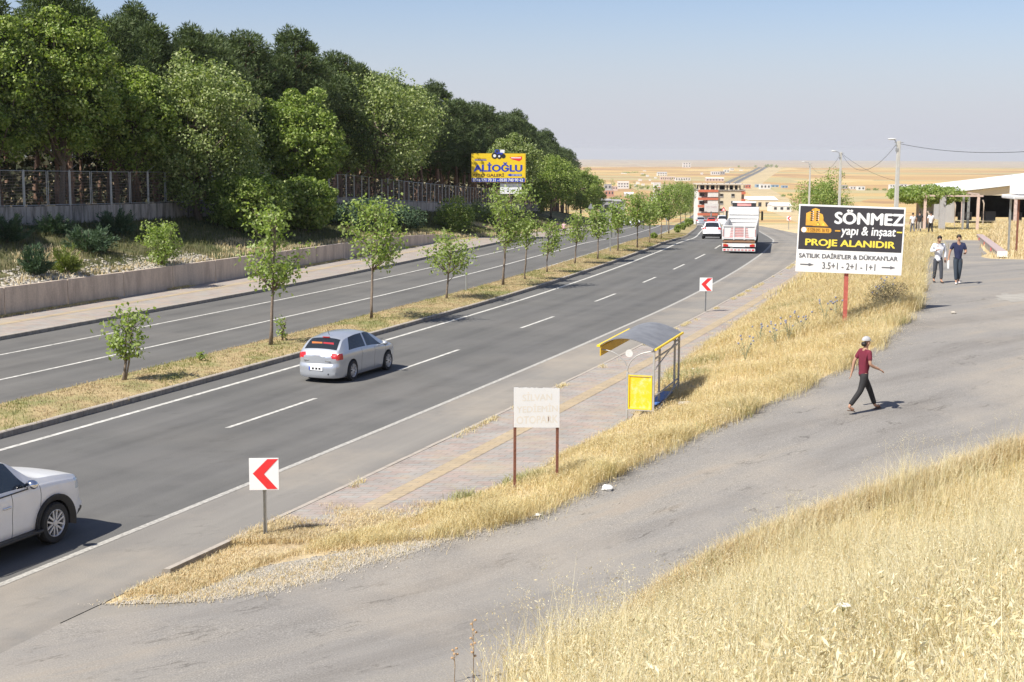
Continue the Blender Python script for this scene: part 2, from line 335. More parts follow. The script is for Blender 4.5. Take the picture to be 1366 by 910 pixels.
SS_ = pchip([21.5, 22.7, 23.8, 24.9, 25.8, 27.2, 28.8, 32, 36, 38.5, 40.6, 42, 46, 51, 65, 78, 98, 140, 250, 20000],
            [-5.8, -3.6, -2.2, -.7, .55, 1.7, 3.0, 5.6, 8.6, 10.0, 10.9, 11.6, 13, 14.5, 18.6, 23, 28.6, 42, 75, 1500])
def SS(y): y = np.asarray(y, float); return np.maximum(np.where(y < 21.5, SW(y)+.02, SS_(y)), SW(y)+.02)
TT_ = pchip([10, 15, 18.4, 20.4, 23.2, 25.3, 28, 29.1, 31, 36, 42, 50, 60, 64, 66, 75, 86.6, 99, 140, 250, 20000],
            [-11.8, -4.2, .25, 1.35, 3.0, 5.2, 9.1, 10.6, 14.8, 21.1, 28, 31, 30, 26, 22.2, 25, 28.5, 32.6, 47, 81, 1506])
def TT(y): y = np.asarray(y, float); return np.maximum(TT_(y), SS(y)+.3)
WHT = pchip([-100, 30, 60, 100, 112, 122, 20000], [1.3, 1.3, 1.25, 1.0, .6, .1, .1])
UR = pchip([-100, 50, 86, 104, 130, 400, 800, 20000], [3.6, 3.6, 3.0, 2.7, 2.4, 2.4, 0, 0])
def sstep(t): t = np.clip(t, 0, 1); return t*t*(3-2*t)
def gz(x, y):
    x = np.asarray(x, float); y = np.asarray(y, float)
    p = P(y); W_, U_, sw, s_, t_ = WW(y), UW(y), SW(y), SS(y), TT(y)
    slp = p+WHT(y)+(UR(y)-WHT(y))*np.clip((W_-x)/(W_-U_), 0, 1)
    forest = p+UR(y)+.05+.022*np.clip(U_-x, 0, 60)*np.where(y < 500, 1, 0)
    g9 = .09*np.clip((y-23.5)/2, 0, 1); bankr = p+g9+(zs(y)-p-g9)*np.clip((x-sw)/np.maximum(s_-sw, .05), 0, 1)**.85
    q = (x+.4)*.62-(y-19)*.784
    bk = zs(y)+np.minimum(5.6, .36*np.maximum(q, 0))*sstep((x-t_)/2.2)
    z = np.where(x < U_, forest, np.where(x < W_, slp, np.where(x < sw, p, np.where(x < s_, bankr, np.where(x < t_, zs(y), bk)))))
    return z
def ray(u, v):
    a, b = u-683, 455-v
    a, b = a*math.cos(ROLL)-b*math.sin(ROLL), a*math.sin(ROLL)+b*math.cos(ROLL)
    rx, ry = a/FPX, b/FPX
    X, Y, Z = rx, math.cos(TH)+ry*math.sin(TH), -math.sin(TH)+ry*math.cos(TH)
    return X/Y, Z/Y
def spot(u, v, dz=0.):
    """where the line of sight through a photo pixel meets the ground"""
    sx, sz = ray(u, v); Y = 4.; st = .25
    while Y < 6000:
        if CAMH+sz*Y <= float(gz(sx*Y, Y))+dz: break
        Y += st*(1+Y/60)
    lo, hi = Y-st*(1+Y/60), Y
    for _ in range(24):
        m_ = (lo+hi)/2
        if CAMH+sz*m_ > float(gz(sx*m_, m_))+dz: lo = m_
        else: hi = m_
    return Vector((sx*lo, lo, float(gz(sx*lo, lo))))
def onz(u, v, z):
    sx, sz = ray(u, v); Y = (z-CAMH)/sz; return Vector((sx*Y, Y, z))
def atd(u, v, D):
    sx, sz = ray(u, v); return Vector((sx*D, D, CAMH+sz*D))
def grd(x, y): return Vector((x, y, float(gz(x, y))))
YST = np.array([-19500, -6000, -1500, -400, -100, -60, -40]+list(np.arange(-20, 16, 2.))+list(np.arange(16, 48, .5))+list(np.arange(48, 130, 1.))
               + list(np.arange(130, 320, 4.))+list(np.arange(320, 700, 20.))+list(np.arange(700, 1500, 50.))+list(np.arange(1500, 4300, 100.))+[4600, 5200, 6000, 8000, 11000, 15000, 19500])
def strip(name, xa, xb, n, m, dz=0., kind='structure', y0=-60, y1=5000, zf=None, parent=None):
    ys = YST[(YST >= y0) & (YST <= y1)]; a, b = xa(ys), xb(ys); V = []; UVs = []
    for j in range(n+1):
        x = a+(b-a)*j/n; z = (zf(x, ys) if zf else P(ys))+dz; V.append(np.stack([x, ys, z], 1))
        UVs.append(np.stack([(x-Lx(ys))/np.sqrt(1+.08), ys*1.05], 1))
    V = np.stack(V, 1); UVs = np.stack(UVs, 1); r = len(ys); c = n+1
    I = np.arange(r*c).reshape(r, c); F = np.stack([I[:-1, :-1], I[:-1, 1:], I[1:, 1:], I[1:, :-1]], -1).reshape(-1, 4)
    me = npmesh(name, V.reshape(-1, 3), F, m); uvl = me.uv_layers.new(name='UVMap')
    uvl.data.foreach_set('uv', UVs.reshape(-1, 2)[F.ravel()].ravel().astype(np.float32))
    o = link(name, me, parent)
    if kind: o['kind'] = kind
    return o
def kerb(name, xin, side, y0, y1, h=.16, w=.16, label=None):
    """kerb stones: face and top, with a joint every metre"""
    mb = MB(); y = y0; st = 1.0 if y0 < 130 else 2
    while y < y1:
        e = min(y+st-.012, y1); xa, xb = float(xin(y)), float(xin(e)); za, zb = float(P(y)), float(P(e)); dx = side*w
        hh = h+random.uniform(-.004, .004)
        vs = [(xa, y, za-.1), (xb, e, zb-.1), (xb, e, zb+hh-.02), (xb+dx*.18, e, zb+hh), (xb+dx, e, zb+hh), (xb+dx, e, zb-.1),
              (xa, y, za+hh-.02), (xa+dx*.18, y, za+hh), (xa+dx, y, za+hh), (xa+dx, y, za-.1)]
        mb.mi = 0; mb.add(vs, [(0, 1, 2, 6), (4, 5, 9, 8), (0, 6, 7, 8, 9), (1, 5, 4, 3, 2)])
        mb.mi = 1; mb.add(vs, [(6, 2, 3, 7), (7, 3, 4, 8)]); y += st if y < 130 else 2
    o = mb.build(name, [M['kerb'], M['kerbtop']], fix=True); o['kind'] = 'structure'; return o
def build_land():
    cols = []
    lin = lambda a, b, n: [(a, b, i/n) for i in range(n)]
    def const(c): return lambda y: np.zeros_like(y)+c
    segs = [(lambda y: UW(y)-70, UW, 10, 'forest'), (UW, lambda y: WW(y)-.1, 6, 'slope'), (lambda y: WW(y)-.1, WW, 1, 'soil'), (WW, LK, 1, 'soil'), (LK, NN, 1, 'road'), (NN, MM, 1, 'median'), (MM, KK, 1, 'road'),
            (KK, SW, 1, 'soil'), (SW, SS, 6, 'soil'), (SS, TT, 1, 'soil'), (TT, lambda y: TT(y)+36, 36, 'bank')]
    ys = YST; X = []; mi = []
    for dx, k in ((-19000, 'dryfield'), (-7000, 'dryfield'), (-2500, 'dryfield'), (-800, 'dryfield'), (-300, 'dryfield'), (-120, 'dryfield')):
        X.append(UW(ys)-70+dx-0); mi.append(k)
    for a, b, n, k in segs:
        A, B = a(ys), b(ys)
        for i in range(n): X.append(A+(B-A)*i/n); mi.append(k)
    last = TT(ys)+36
    for dx in (0, 30, 90, 250, 800, 2500, 7000, 19000): X.append(last+dx); mi.append('dryfield')
    X = np.clip(np.stack(X, 1), -19700, 19700); Y = np.repeat(ys[:, None], X.shape[1], 1)
    e = 1e-4; jit = X.copy()
    Z = gz(X+e, Y)
    names = mi[:-1]
    far = Y > 420; Z = Z+np.where(far, 1.6*np.sin(X/260+Y/410)+1.2*np.sin(X/97-Y/230), 0)*np.clip((Y-420)/400, 0, 1)*np.clip(np.abs(X-Lx(Y))/120-.3, 0, 1)
    Z -= .012
    r, c = X.shape; I = np.arange(r*c).reshape(r, c); F = np.stack([I[:-1, :-1], I[:-1, 1:], I[1:, 1:], I[1:, :-1]], -1)
    keys = ['forest', 'slope', 'soil', 'road', 'median', 'bank', 'dryfield', 'field']
    mats = [M[k] for k in keys]; me = npmesh('ground', np.stack([X, Y, Z], -1), F.reshape(-1, 4), mats)
    mm = np.zeros((r-1, c-1), np.int32)
    for j, k in enumerate(names): mm[:, j] = keys.index(k)
    yc = (ys[:-1]+ys[1:])/2
    mm[yc > 340, :] = keys.index('field')
    for j, k in enumerate(names):
        if k in ('forest', 'slope'): mm[(yc > 330), j] = keys.index('field')
        if k == 'bank': mm[(yc > 45), j] = keys.index('dryfield')
    for j, k in enumerate(names):
        if k == 'soil' and j > 25: mm[(yc < 22.2), j] = len(keys)
    me.materials.append(M['shoulder']); me.polygons.foreach_set('material_index', mm.ravel()); me.shade_smooth()
    o = link('ground', me); o['kind'] = 'structure'
build_land()
strip('highway_lanes', MM, RR, 2, M['road'], 0)
strip('highway_far_lanes', LK, NN, 2, M['road_left'], 0)
strip('hard_shoulder', RR, KK, 2, M['shoulder'], 0)
sd = strip('side_road', SS, TT, 8, M['side'], .002, y0=-20, y1=100, zf=lambda x, y: zs(y)-.008)
strip('junction_apron', KK, SS, 1, M['shoulder'], 0, y0=-20, y1=21)
def line(name, f, wd, m, y0=-40, y1=4000):
    return strip(name, lambda y: f(y)-wd/2, lambda y: f(y)+wd/2, 1, m, .006, y0=y0, y1=y1)
line('edge_line', Lx, .17, M['paint']); line('edge_line', RR, .16, M['paint_old'])
line('lane_line', CC, .15, M['paint']); line('edge_line', LL, .15, M['paint'])
line('edge_line', lambda y: NN(y)-.35, .13, M['paint'], y0=86)
mb = MB()                                                      # lane dashes
DL = lambda y: (Lx(y)+RR(y))/2-.12
ds = [(26.4, 30.2), (36.4, 40.9), (46.3, 51.2), (57.6, 61.7), (68, 71.8), (78, 81.4), (86.8, 90.8), (95.3, 100), (106.4, 110.8), (117, 121), (127, 131), (138, 142)]
for a, b in ds:
    n = 4; ys = [a+(b-a)*i/n for i in range(n+1)]
    for i in range(n):
        p, q = ys[i], ys[i+1]; xa, xb = float(DL(p)), float(DL(q))
        mb.add([(xa-.07, p, float(P(p))+.007), (xa+.07, p, float(P(p))+.007), (xb+.07, q, float(P(q))+.007), (xb-.07, q, float(P(q))+.007)], [(0, 1, 2, 3)])
mb.build('lane_dashes', M['paint'])['kind'] = 'structure'
kerb('median_kerb', MM, -1, -20, 300); kerb('median_kerb', NN, 1, -20, 300, .10)
kerb('pavement_kerb', LK, -1, -20, 300); kerb('pavement_kerb', KK, 1, 23.5, 112, .11, .14)
strip('left_pavement', lambda y: WW(y)+.02, lambda y: LK(y)-.16, 1, M['pave'], .15, y0=-20, y1=320)
strip('tactile_path', lambda y: LK(y)-2.9, lambda y: LK(y)-2.45, 1, M['tactile'], .156, y0=-20, y1=320)
strip('right_pavement', lambda y: KK(y)+.14, SW, 1, M['pave'], .10, y0=25.5, y1=112)
strip('tactile_path', lambda y: KK(y)+1.25, lambda y: KK(y)+1.7, 1, M['tactile'], .106, y0=26.5, y1=111)
def medz(x, y):
    t = (x-NN(y))/(MM(y)-NN(y)); return P(y)+.12+.10*np.sin(np.clip(t, 0, 1)*math.pi)
strip('median_bed', lambda y: NN(y)+.15, lambda y: MM(y)-.15, 6, M['median'], 0, y0=-20, y1=300, zf=medz)
# ------------------------------------------------------------------ walls and fence
def wall_run(name, f, th, y0, y1, step, zb, zt, m, label, cat, coping=None):
    root = thing(name, label, cat, (float(f(y0)), y0, float(zb(y0)))); o = root.location.copy(); y = y0
    while y < y1-1e-3:
        e = min(y+step-.035, y1); a = Vector((float(f(y)), y)); b = Vector((float(f(e)), e)); n = Vector((-(b-a).y, (b-a).x)).normalized()*th
        p = [a, b, b+n, a+n]; yy = [y, e, e, y]
        vs = [(q.x-o.x, q.y-o.y, float(zb(t))-.4-o.z) for q, t in zip(p, yy)]+[(q.x-o.x, q.y-o.y, float(zt(t))-o.z) for q, t in zip(p, yy)]
        MB().add(vs, [(3, 2, 1, 0), (4, 5, 6, 7), (0, 1, 5, 4), (1, 2, 6, 5), (2, 3, 7, 6), (3, 0, 4, 7)]).build('wall_panel', m, root, bevel=.012)
        if coping:
            c = MB(); g = n.normalized()*.03
            p2 = [a-g, b-g, b+n+g, a+n+g]
            vs = [(q.x-o.x, q.y-o.y, float(zt(t))+.002-o.z) for q, t in zip(p2, yy)]+[(q.x-o.x, q.y-o.y, float(zt(t))+coping-o.z) for q, t in zip(p2, yy)]
            c.add(vs, [(3, 2, 1, 0), (4, 5, 6, 7), (0, 1, 5, 4), (1, 2, 6, 5), (2, 3, 7, 6), (3, 0, 4, 7)]).build('coping', m, root)
        y += step
    return root
wall_run('retaining_wall', WW, .22, 40, 116, 4.0, lambda y: P(y), lambda y: P(y)+WHT(y)+.10, M['conc'],
         'low weathered concrete retaining wall along the far pavement', 'wall')
ubase = lambda y: gz(UW(y)+.05, y)
wall_run('boundary_wall', UW, .2, 48, 230, 3.7, ubase, lambda y: ubase(y)+.95, M['concdark'],
         'old streaked concrete boundary wall under the mesh fence of the wood', 'wall')
def fence():
    y0, y1 = 48, 230
    root = thing('mesh_fence', 'grey steel mesh fence panels with posts on top of the old boundary wall', 'fence', (float(UW(y0)), y0, float(ubase(y0))+.95)); o = root.location.copy()
    y = y0; k = 0
    fm, n, l, b = nodes('wire_mesh'); tc = coords(n, l, (1, 1, 1), 'Object')
    sx = n.new('ShaderNodeSeparateXYZ'); l.new(tc, sx.inputs[0])
    def grid(src, per, wd):
        a = n.new('ShaderNodeMath'); a.operation = 'MULTIPLY'; a.inputs[1].default_value = 1/per; l.new(src, a.inputs[0])
        f = n.new('ShaderNodeMath'); f.operation = 'FRACT'; l.new(a.outputs[0], f.inputs[0])
        g = n.new('ShaderNodeMath'); g.operation = 'LESS_THAN'; g.inputs[1].default_value = wd; l.new(f.outputs[0], g.inputs[0]); return g.outputs[0]
    a1, a2 = grid(sx.outputs[1], .12, .10), grid(sx.outputs[2], .16, .10)
    mx = n.new('ShaderNodeMath'); mx.operation = 'MAXIMUM'; l.new(a1, mx.inputs[0]); l.new(a2, mx.inputs[1]); l.new(mx.outputs[0], b.inputs['Alpha'])
    b.inputs['Base Color'].default_value = (.17, .14, .12, 1); b.inputs['Roughness'].default_value = .6
    while y < y1:
        e = y+1.85; a = Vector((float(UW(y))-.1, y, float(ubase(y))+.95))-o; c = Vector((float(UW(e))-.1, e, float(ubase(e))+.95))-o
        h = Vector((0, 0, 1.85)); u = (c-a).normalized()*.07; f = MB(); r = .022
        A, B = a+u+Vector((0, 0, .06)), c-u+Vector((0, 0, .06))
        for p, q in ((A, B), (A+h*.97, B+h*.97), (A, A+h*.97), (B, B+h*.97)): f.tube(p, q, r, n=6)
        f.build('panel_frame', M['galv'], root)
        MB().add([A, B, B+h*.97, A+h*.97], [(0, 1, 2, 3)]).build('wire_mesh', fm, root)
        if k % 2 == 0:
            p = MB(); p.tube(a-Vector((0, 0, .3)), a+h*1.03, .035, n=6)
            if k % 4 == 0 or y > 105: p.tube(a+h*1.03, a+h*1.03+Vector((.42, -.05, .30)), .02, n=6)
            p.build('post', M['galv'], root)
        y = e; k += 1
        if k == 97: break
fence()
# ------------------------------------------------------------------ foliage generators
def leaves(C, n_dir, size, var=.35, up=.5, aspect=.62):
    n = len(C); nr = n_dir+RNG.normal(0, .75, (n, 3)); nr[:, 2] += up; nr /= np.linalg.norm(nr, axis=1)[:, None]
    t = np.cross(nr, RNG.normal(0, 1, (n, 3))); t /= np.linalg.norm(t, axis=1)[:, None]; b = np.cross(nr, t)
    s = (size*(1+RNG.uniform(-var, var, n)))[:, None]
    V = np.stack([C-t*s*.5, C+b*s*.5*aspect+t*s*.08+nr*s*.10, C+t*s*.5, C-b*s*.5*aspect+t*s*.08+nr*s*.10], 1)
    return V.reshape(-1, 3), np.arange(n*4).reshape(n, 4)
def ellip(n, lo=.5, hi=1.):
    v = RNG.normal(0, 1, (n, 3)); v /= np.linalg.norm(v, axis=1)[:, None]; return v*(RNG.uniform(lo**3, hi**3, n)**(1/3))[:, None], v
def crown_pts(c, rad, nclump, nleaf, cr=(.22, .36), lo=.45, squash=.7, bottom=-.75, rough=.12):
    c = np.array(c); rad = np.array(rad, float); p, v = ellip(nclump, lo, .92); p = p[p[:, 2] > bottom]; p *= 1+RNG.normal(0, rough, (len(p), 1))
    r = RNG.uniform(*cr, len(p))*rad.mean(); wt = r**2; k = RNG.choice(len(p), nleaf, p=wt/wt.sum())
    q, qd = ellip(nleaf, .55, 1.); q[:, 2] *= squash
    C = c+p[k]*rad+q*r[k][:, None]; fr = RNG.uniform(0, 1, nleaf) < .16; u_, _ = ellip(int(fr.sum()), .55, 1.1); C[fr] = c+u_*rad*np.array([1, 1, .95]); return C, qd*.8+v[:len(p)][k]*.3, c+p*rad
def trunk_mb(h, r, lean=(0, 0), top=None):
    mb = MB(); n = 6; pts = [(lean[0]*(i/n)**1.5*h+random.gauss(0, r*.3)*(i > 0), lean[1]*(i/n)**1.5*h+random.gauss(0, r*.3)*(i > 0), h*i/n) for i in range(n+1)]
    mb.path(pts, [r*(1.35 if i == 0 else 1-.62*i/n) for i in range(n+1)], 9); return mb, pts
def broadleaf(h, rx, cz, rz, nclump, nleaf, leaf, r=.16, lean=(0, 0), ry=None, cr=(.22, .36), lo=.45):
    """returns (trunk mesh, crown mesh)"""
    mb, pts = trunk_mb(cz+rz*.35, r, lean); top = Vector(pts[-1]); cx, cy = lean[0]*cz, lean[1]*cz
    C, D, cl = crown_pts((cx, cy, cz), (rx, ry or rx, rz), nclump, nleaf, cr, lo)
    for p in cl[:26]:
        st = Vector(pts[random.randint(2, 5)]); e = Vector(p); mid = st.lerp(e, .5)+Vector((0, 0, -.06*rx)); mb.path([st, mid, e], [r*.38, r*.22, r*.06], 5)
    V, F = leaves(C, D, leaf)
    return mb.mesh('trunk', M['bark'], True), (V, F)
def tree_obj(name, label, cat, loc, rz, tr, cr, group, scale=None, leafm=None):
    t = thing(name, label, cat, loc, rz, group)
    link('trunk', tr, t); link('crown', cr, t)
    if scale: t.scale = scale
    return t
# ------------------------------------------------------------------ pines
def pine_mesh(h, rx):
    mb = MB(); n = 7; lx = random.uniform(-.04, .04)
    pts = [(lx*h*i/n+random.gauss(0, .05), random.gauss(0, .05), h*.93*i/n) for i in range(n+1)]; r = .15
    mb.path(pts, [r*(1.25-.95*i/n) for i in range(n+1)], 8)
    cl = []; rr = []
    for i in range(120):
        t = random.random()**.8; z = h*(.36+.60*t); w_ = rx*math.sin(math.pi*(.22+.70*t))*random.uniform(.45, 1.05)*(1.08-.25*t); a = random.uniform(0, 6.283)
        cl.append((w_*math.cos(a)+lx*z, w_*math.sin(a), z)); rr.append(random.uniform(.45, .95)*rx*.27)
    cl = np.array(cl); rr = np.array(rr)
    for p in cl[::4]:
        st = Vector((lx*p[2], 0, p[2]-random.uniform(.3, 1.0))); mb.path([st, st.lerp(Vector(p), .6)+Vector((0, 0, .05)), Vector(p)], [.05, .03, .012], 5)
    for i in range(7):                                              # dead snags low down
        z = random.uniform(1.2, h*.36); a = random.uniform(0, 6.283); mb.tube((lx*z, 0, z), (lx*z+math.cos(a)*.8, math.sin(a)*.8, z+.15), .02, .006, 4)
    N = 15000; k = RNG.choice(len(cl), N, p=rr**2/(rr**2).sum()); q, qd = ellip(N, .5, 1.); q[:, 2] *= .6
    C = cl[k]+q*rr[k][:, None]; nr = qd*.4+RNG.normal(0, .6, (N, 3)); t = qd+RNG.normal(0, .5, (N, 3)); t[:, 2] += .5; t /= np.linalg.norm(t, axis=1)[:, None]
    b = np.cross(t, nr); b /= np.linalg.norm(b, axis=1)[:, None]; s = RNG.uniform(.22, .42, N)[:, None]
    V = np.stack([C-b*s*.15, C+t*s*.5-b*s*.04, C+t*s, C+t*s*.45+b*s*.17], 1).reshape(-1, 3)
    return mb.mesh('trunk', M['barkpine'], True), npmesh('crown', V, np.arange(N*4).reshape(N, 4), M['needle'])
PN = [pine_mesh(12.5, 2.9), pine_mesh(13.5, 2.6), pine_mesh(11.8, 3.2), pine_mesh(13, 2.8)]
words = [('tall', 'slender', 'broad', 'round-topped'), ('dark', 'mid green', 'dusty green')]
def plant_pines():
    k = 0
    rows = [(-29.5, 4.2, 50, 330), (-33, 4.6, 50, 330), (-37.5, 5.2, 54, 330), (-43, 6.2, 60, 300), (-50, 7.5, 80, 260), (-58, 9, 90, 240)]
    for ri, (o_, st, a, b) in enumerate(rows):
        f = off(o_); y = a
        while y < b:
            yy = y+random.uniform(-.3, .3)*st; xx = float(f(yy))+random.uniform(-1, 1); u = 683+xx/yy*FPX
            y += st*(1 if y < 180 else 1.25)
            if u < -420 or (u < -100 and ri > 1): continue
            tr, cr = PN[k % 4]; s = random.uniform(.86, 1.06)*(1+.0011*max(0, min(200, yy)-90)); row = ['row nearest the fence', 'second row behind the fence', 'third row of the wood', 'fourth row of the wood', 'deep in the wood', 'at the back of the wood'][ri]
            tree_obj('pine_tree', 'dark green pine of the plantation standing in the '+row if ri < 4 else 'dark green pine of the plantation standing '+row, 'pine tree', grd(xx, yy)-Vector((0, 0, .1)), random.uniform(0, 6.28), tr, cr, 'plantation pines in the '+row, (s*1.05, s*1.05, s))
            k += 1
    print('pines', k)
plant_pines()
def shade_undergrowth():
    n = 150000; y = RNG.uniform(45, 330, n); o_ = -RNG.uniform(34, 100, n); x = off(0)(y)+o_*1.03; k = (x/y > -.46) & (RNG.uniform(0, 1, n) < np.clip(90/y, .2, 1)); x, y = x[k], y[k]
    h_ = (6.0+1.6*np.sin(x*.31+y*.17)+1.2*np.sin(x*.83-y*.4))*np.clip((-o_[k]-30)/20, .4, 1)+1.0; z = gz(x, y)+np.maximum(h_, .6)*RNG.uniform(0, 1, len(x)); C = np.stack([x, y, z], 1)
    V, F = leaves(C, RNG.normal(0, 1, (len(C), 3))*.4, .5); tag(link('shade_undergrowth', npmesh('shade_undergrowth', V, F, M['under'])), 'near-black leaf mass added for the shade deep inside the pine plantation', 'shade_undergrowth', kind='stuff')  # added leaf mass: hides bright fields and keeps the wood's depth dark
shade_undergrowth()
# ------------------------------------------------------------------ big broadleaf trees along the fence
def big(u, v0, v1, wpx, D, label, olive=False, seed=0):
    """crown between photo rows v0 (top) and v1 (bottom), at distance D"""
    c = atd(u, (v0+v1)/2, D); k = FPX/D; rz = (v1-v0)/2/k; rx = wpx/2/k; g = float(gz(c.x, D)); cz = c.z-g
    n = int(24000*min(1.4, (rx*rz)/12+.35)*(.6 if D > 120 else 1))
    tr, (V, F) = broadleaf(cz+rz, rx*.93, cz, rz*.93, int(130+16*rx), n, .19 if D < 95 else .23, r=.2, cr=(.12, .23), lo=.55)
    tree_obj('broadleaf_tree', label, 'tree', (c.x, D, g-.05), 0, tr, npmesh('crown', V, F, M['leafolive' if olive else 'leafbig']), 'broadleaf trees along the fence')
big(-12, 20, 222, 150, 75, 'bright green tree cut by the left edge of the photo, beside the fence')
big(78, 2, 216, 160, 79, 'tallest bright green broadleaf tree at the far left, overhanging the fence')
big(170, 82, 235, 130, 86, 'lower bright green tree between the tallest one and the silvery one')
big(262, 70, 285, 185, 89, 'wide silvery green tree hiding the end of the first fence stretch', True)
big(395, 125, 262, 130, 103, 'yellowish green tree between the two silvery trees')
big(500, 92, 250, 190, 121, 'wide silvery green tree left of the yellow billboard, above the fence', True)
big(330, 222, 318, 120, 89, 'low dark bushy tree filling the gap in the fence')
big(405, 232, 312, 90, 95, 'dark low leafy tree at the start of the second fence stretch')
big(686, 178, 262, 80, 170, 'pale green tree straight behind the yellow billboard', True)
big(735, 205, 278, 80, 210, 'light green tree just right of the yellow billboard')
big(775, 222, 284, 56, 262, 'last but one light green tree before the town')
big(790, 232, 286, 36, 300, 'small light green tree closing the row, nearest the town')
# ------------------------------------------------------------------ young trees on the median
def sapling(u, vb, vt, ul, ur, vc, label, lean=0, twin=False, leaf=.15):
    """base pixel (u, vb), crown top row vt, crown between columns ul and ur, crown bottom row vc"""
    b = spot(u, vb); b.z = float(medz(b.x, b.y)); k = FPX/b.y; top = (vb-vt)/k; cb = (vb-vc)/k; rz = (top-cb)/2; cz = (top+cb)/2; rx = (ur-ul)/2/k
    ln = ((ul+ur)/2-u)/k/max(cz, .5)+random.uniform(-.03, .03)
    mb = MB(); pts = []
    r = .035+.006*top
    n = 7; hh = cz+rz*.75
    for i in range(n+1):
        t = i/n; pts.append(Vector((ln*hh*t**(1.3 if not lean else .8)+random.gauss(0, .012), random.gauss(0, .012), hh*t-.05)))
    mb.path(pts, [r*(1.3 if i == 0 else 1-.7*i/n) for i in range(n+1)], 8)
    if twin: mb.path([p+Vector((.05+.16*i/n, .03, 0)) for i, p in enumerate(pts[:6])], [r*.6]*6, 6)
    P_ = []; m = int(16+rx*14)
    for i in range(m):                                             # limbs carrying leaf clumps
        t = random.uniform(.15, 1.); z = cb+(top-cb)*t*.98; a = random.uniform(0, 6.283); prof = (math.sin(math.pi*min(1, .18+.75*(1-t)+.02)))
        w_ = rx*random.uniform(.45, 1.1)*max(.18, prof); e = Vector((ln*z+w_*math.cos(a), w_*math.sin(a), z)); st = pts[min(n, max(1, int((z-w_*.7)/hh*n)))]
        mb.path([st, st.lerp(e, .5)+Vector((0, 0, -.03)), e], [r*.32, r*.2, .005], 5); P_ += [e, st.lerp(e, .72), st.lerp(e, .5)]
    P_.append(pts[-1]); P_ = np.array([tuple(p) for p in P_]); N = int(230+820*rx*rz) if b.y < 140 else int(220+600*rx*rz)
    if b.y > 90: leaf = .19
    k_ = RNG.integers(0, len(P_), N); sp = .13+.13*rx; q = RNG.normal(0, sp*.75, (N, 3)); C = P_[k_]+q
    C[:, 2] = np.maximum(C[:, 2], cb*.9); V, F = leaves(C, q/sp*.3, leaf, up=.6)
    t = thing('young_tree', label, 'tree', b, 0, 'young trees planted on the median'); link('trunk', mb.mesh('trunk', M['bark'], True), t)
    link('crown', npmesh('crown', V, F, M['leaf']), t); return t
sapling(166, 516, 415, 142, 204, 482, 'smallest young tree with two thin stems, nearest on the median at left', twin=True)
sapling(362, 468, 278, 326, 410, 395, 'tall narrow young tree on the median left of the silver hatchback')
sapling(495, 432, 268, 456, 543, 362, 'full pear-shaped young tree on the median just behind the silver hatchback')
sapling(596, 404, 318, 566, 640, 368, 'low spreading young tree leaning right, beside a grey pole on the median')
sapling(671, 386, 250, 640, 712, 336, 'young tree on the median whose crown rises over the yellow billboard post')
sapling(700, 378, 296, 688, 718, 334, 'slim young tree close behind the one under the yellow billboard')
sapling(729, 368, 303, 714, 748, 344, 'short bushy young tree with a side shoot on the median')
sapling(767, 356, 288, 750, 788, 324, 'round young tree with a tied double stem on the median')
sapling(797, 350, 281, 782, 816, 320, 'bushy young tree left of the median sign pole')
sapling(824, 339, 276, 806, 846, 312, 'young tree just right of the median sign pole')
sapling(850, 334, 262, 828, 876, 305, 'young tree with a wide crown, third before the distant clump on the median')
sapling(866.5, 327, 268, 848, 884, 302, 'thin dark-stemmed young tree inside the distant clump on the median')
sapling(882, 322, 252, 862, 902, 296, 'young tree in the distant clump, left of its tallest crown')
sapling(892, 314, 246, 872, 912, 293, 'young tree with the tallest crown of the distant clump')
sapling(908, 303, 244, 888, 924, 288, 'young tree of the distant clump above the round median shrubs')
sapling(914, 301, 246, 898, 930, 287, 'last but one young tree of the distant median clump')
sapling(921, 299, 246, 906, 934, 287, 'last young tree of the distant clump, beside the silver car far ahead')
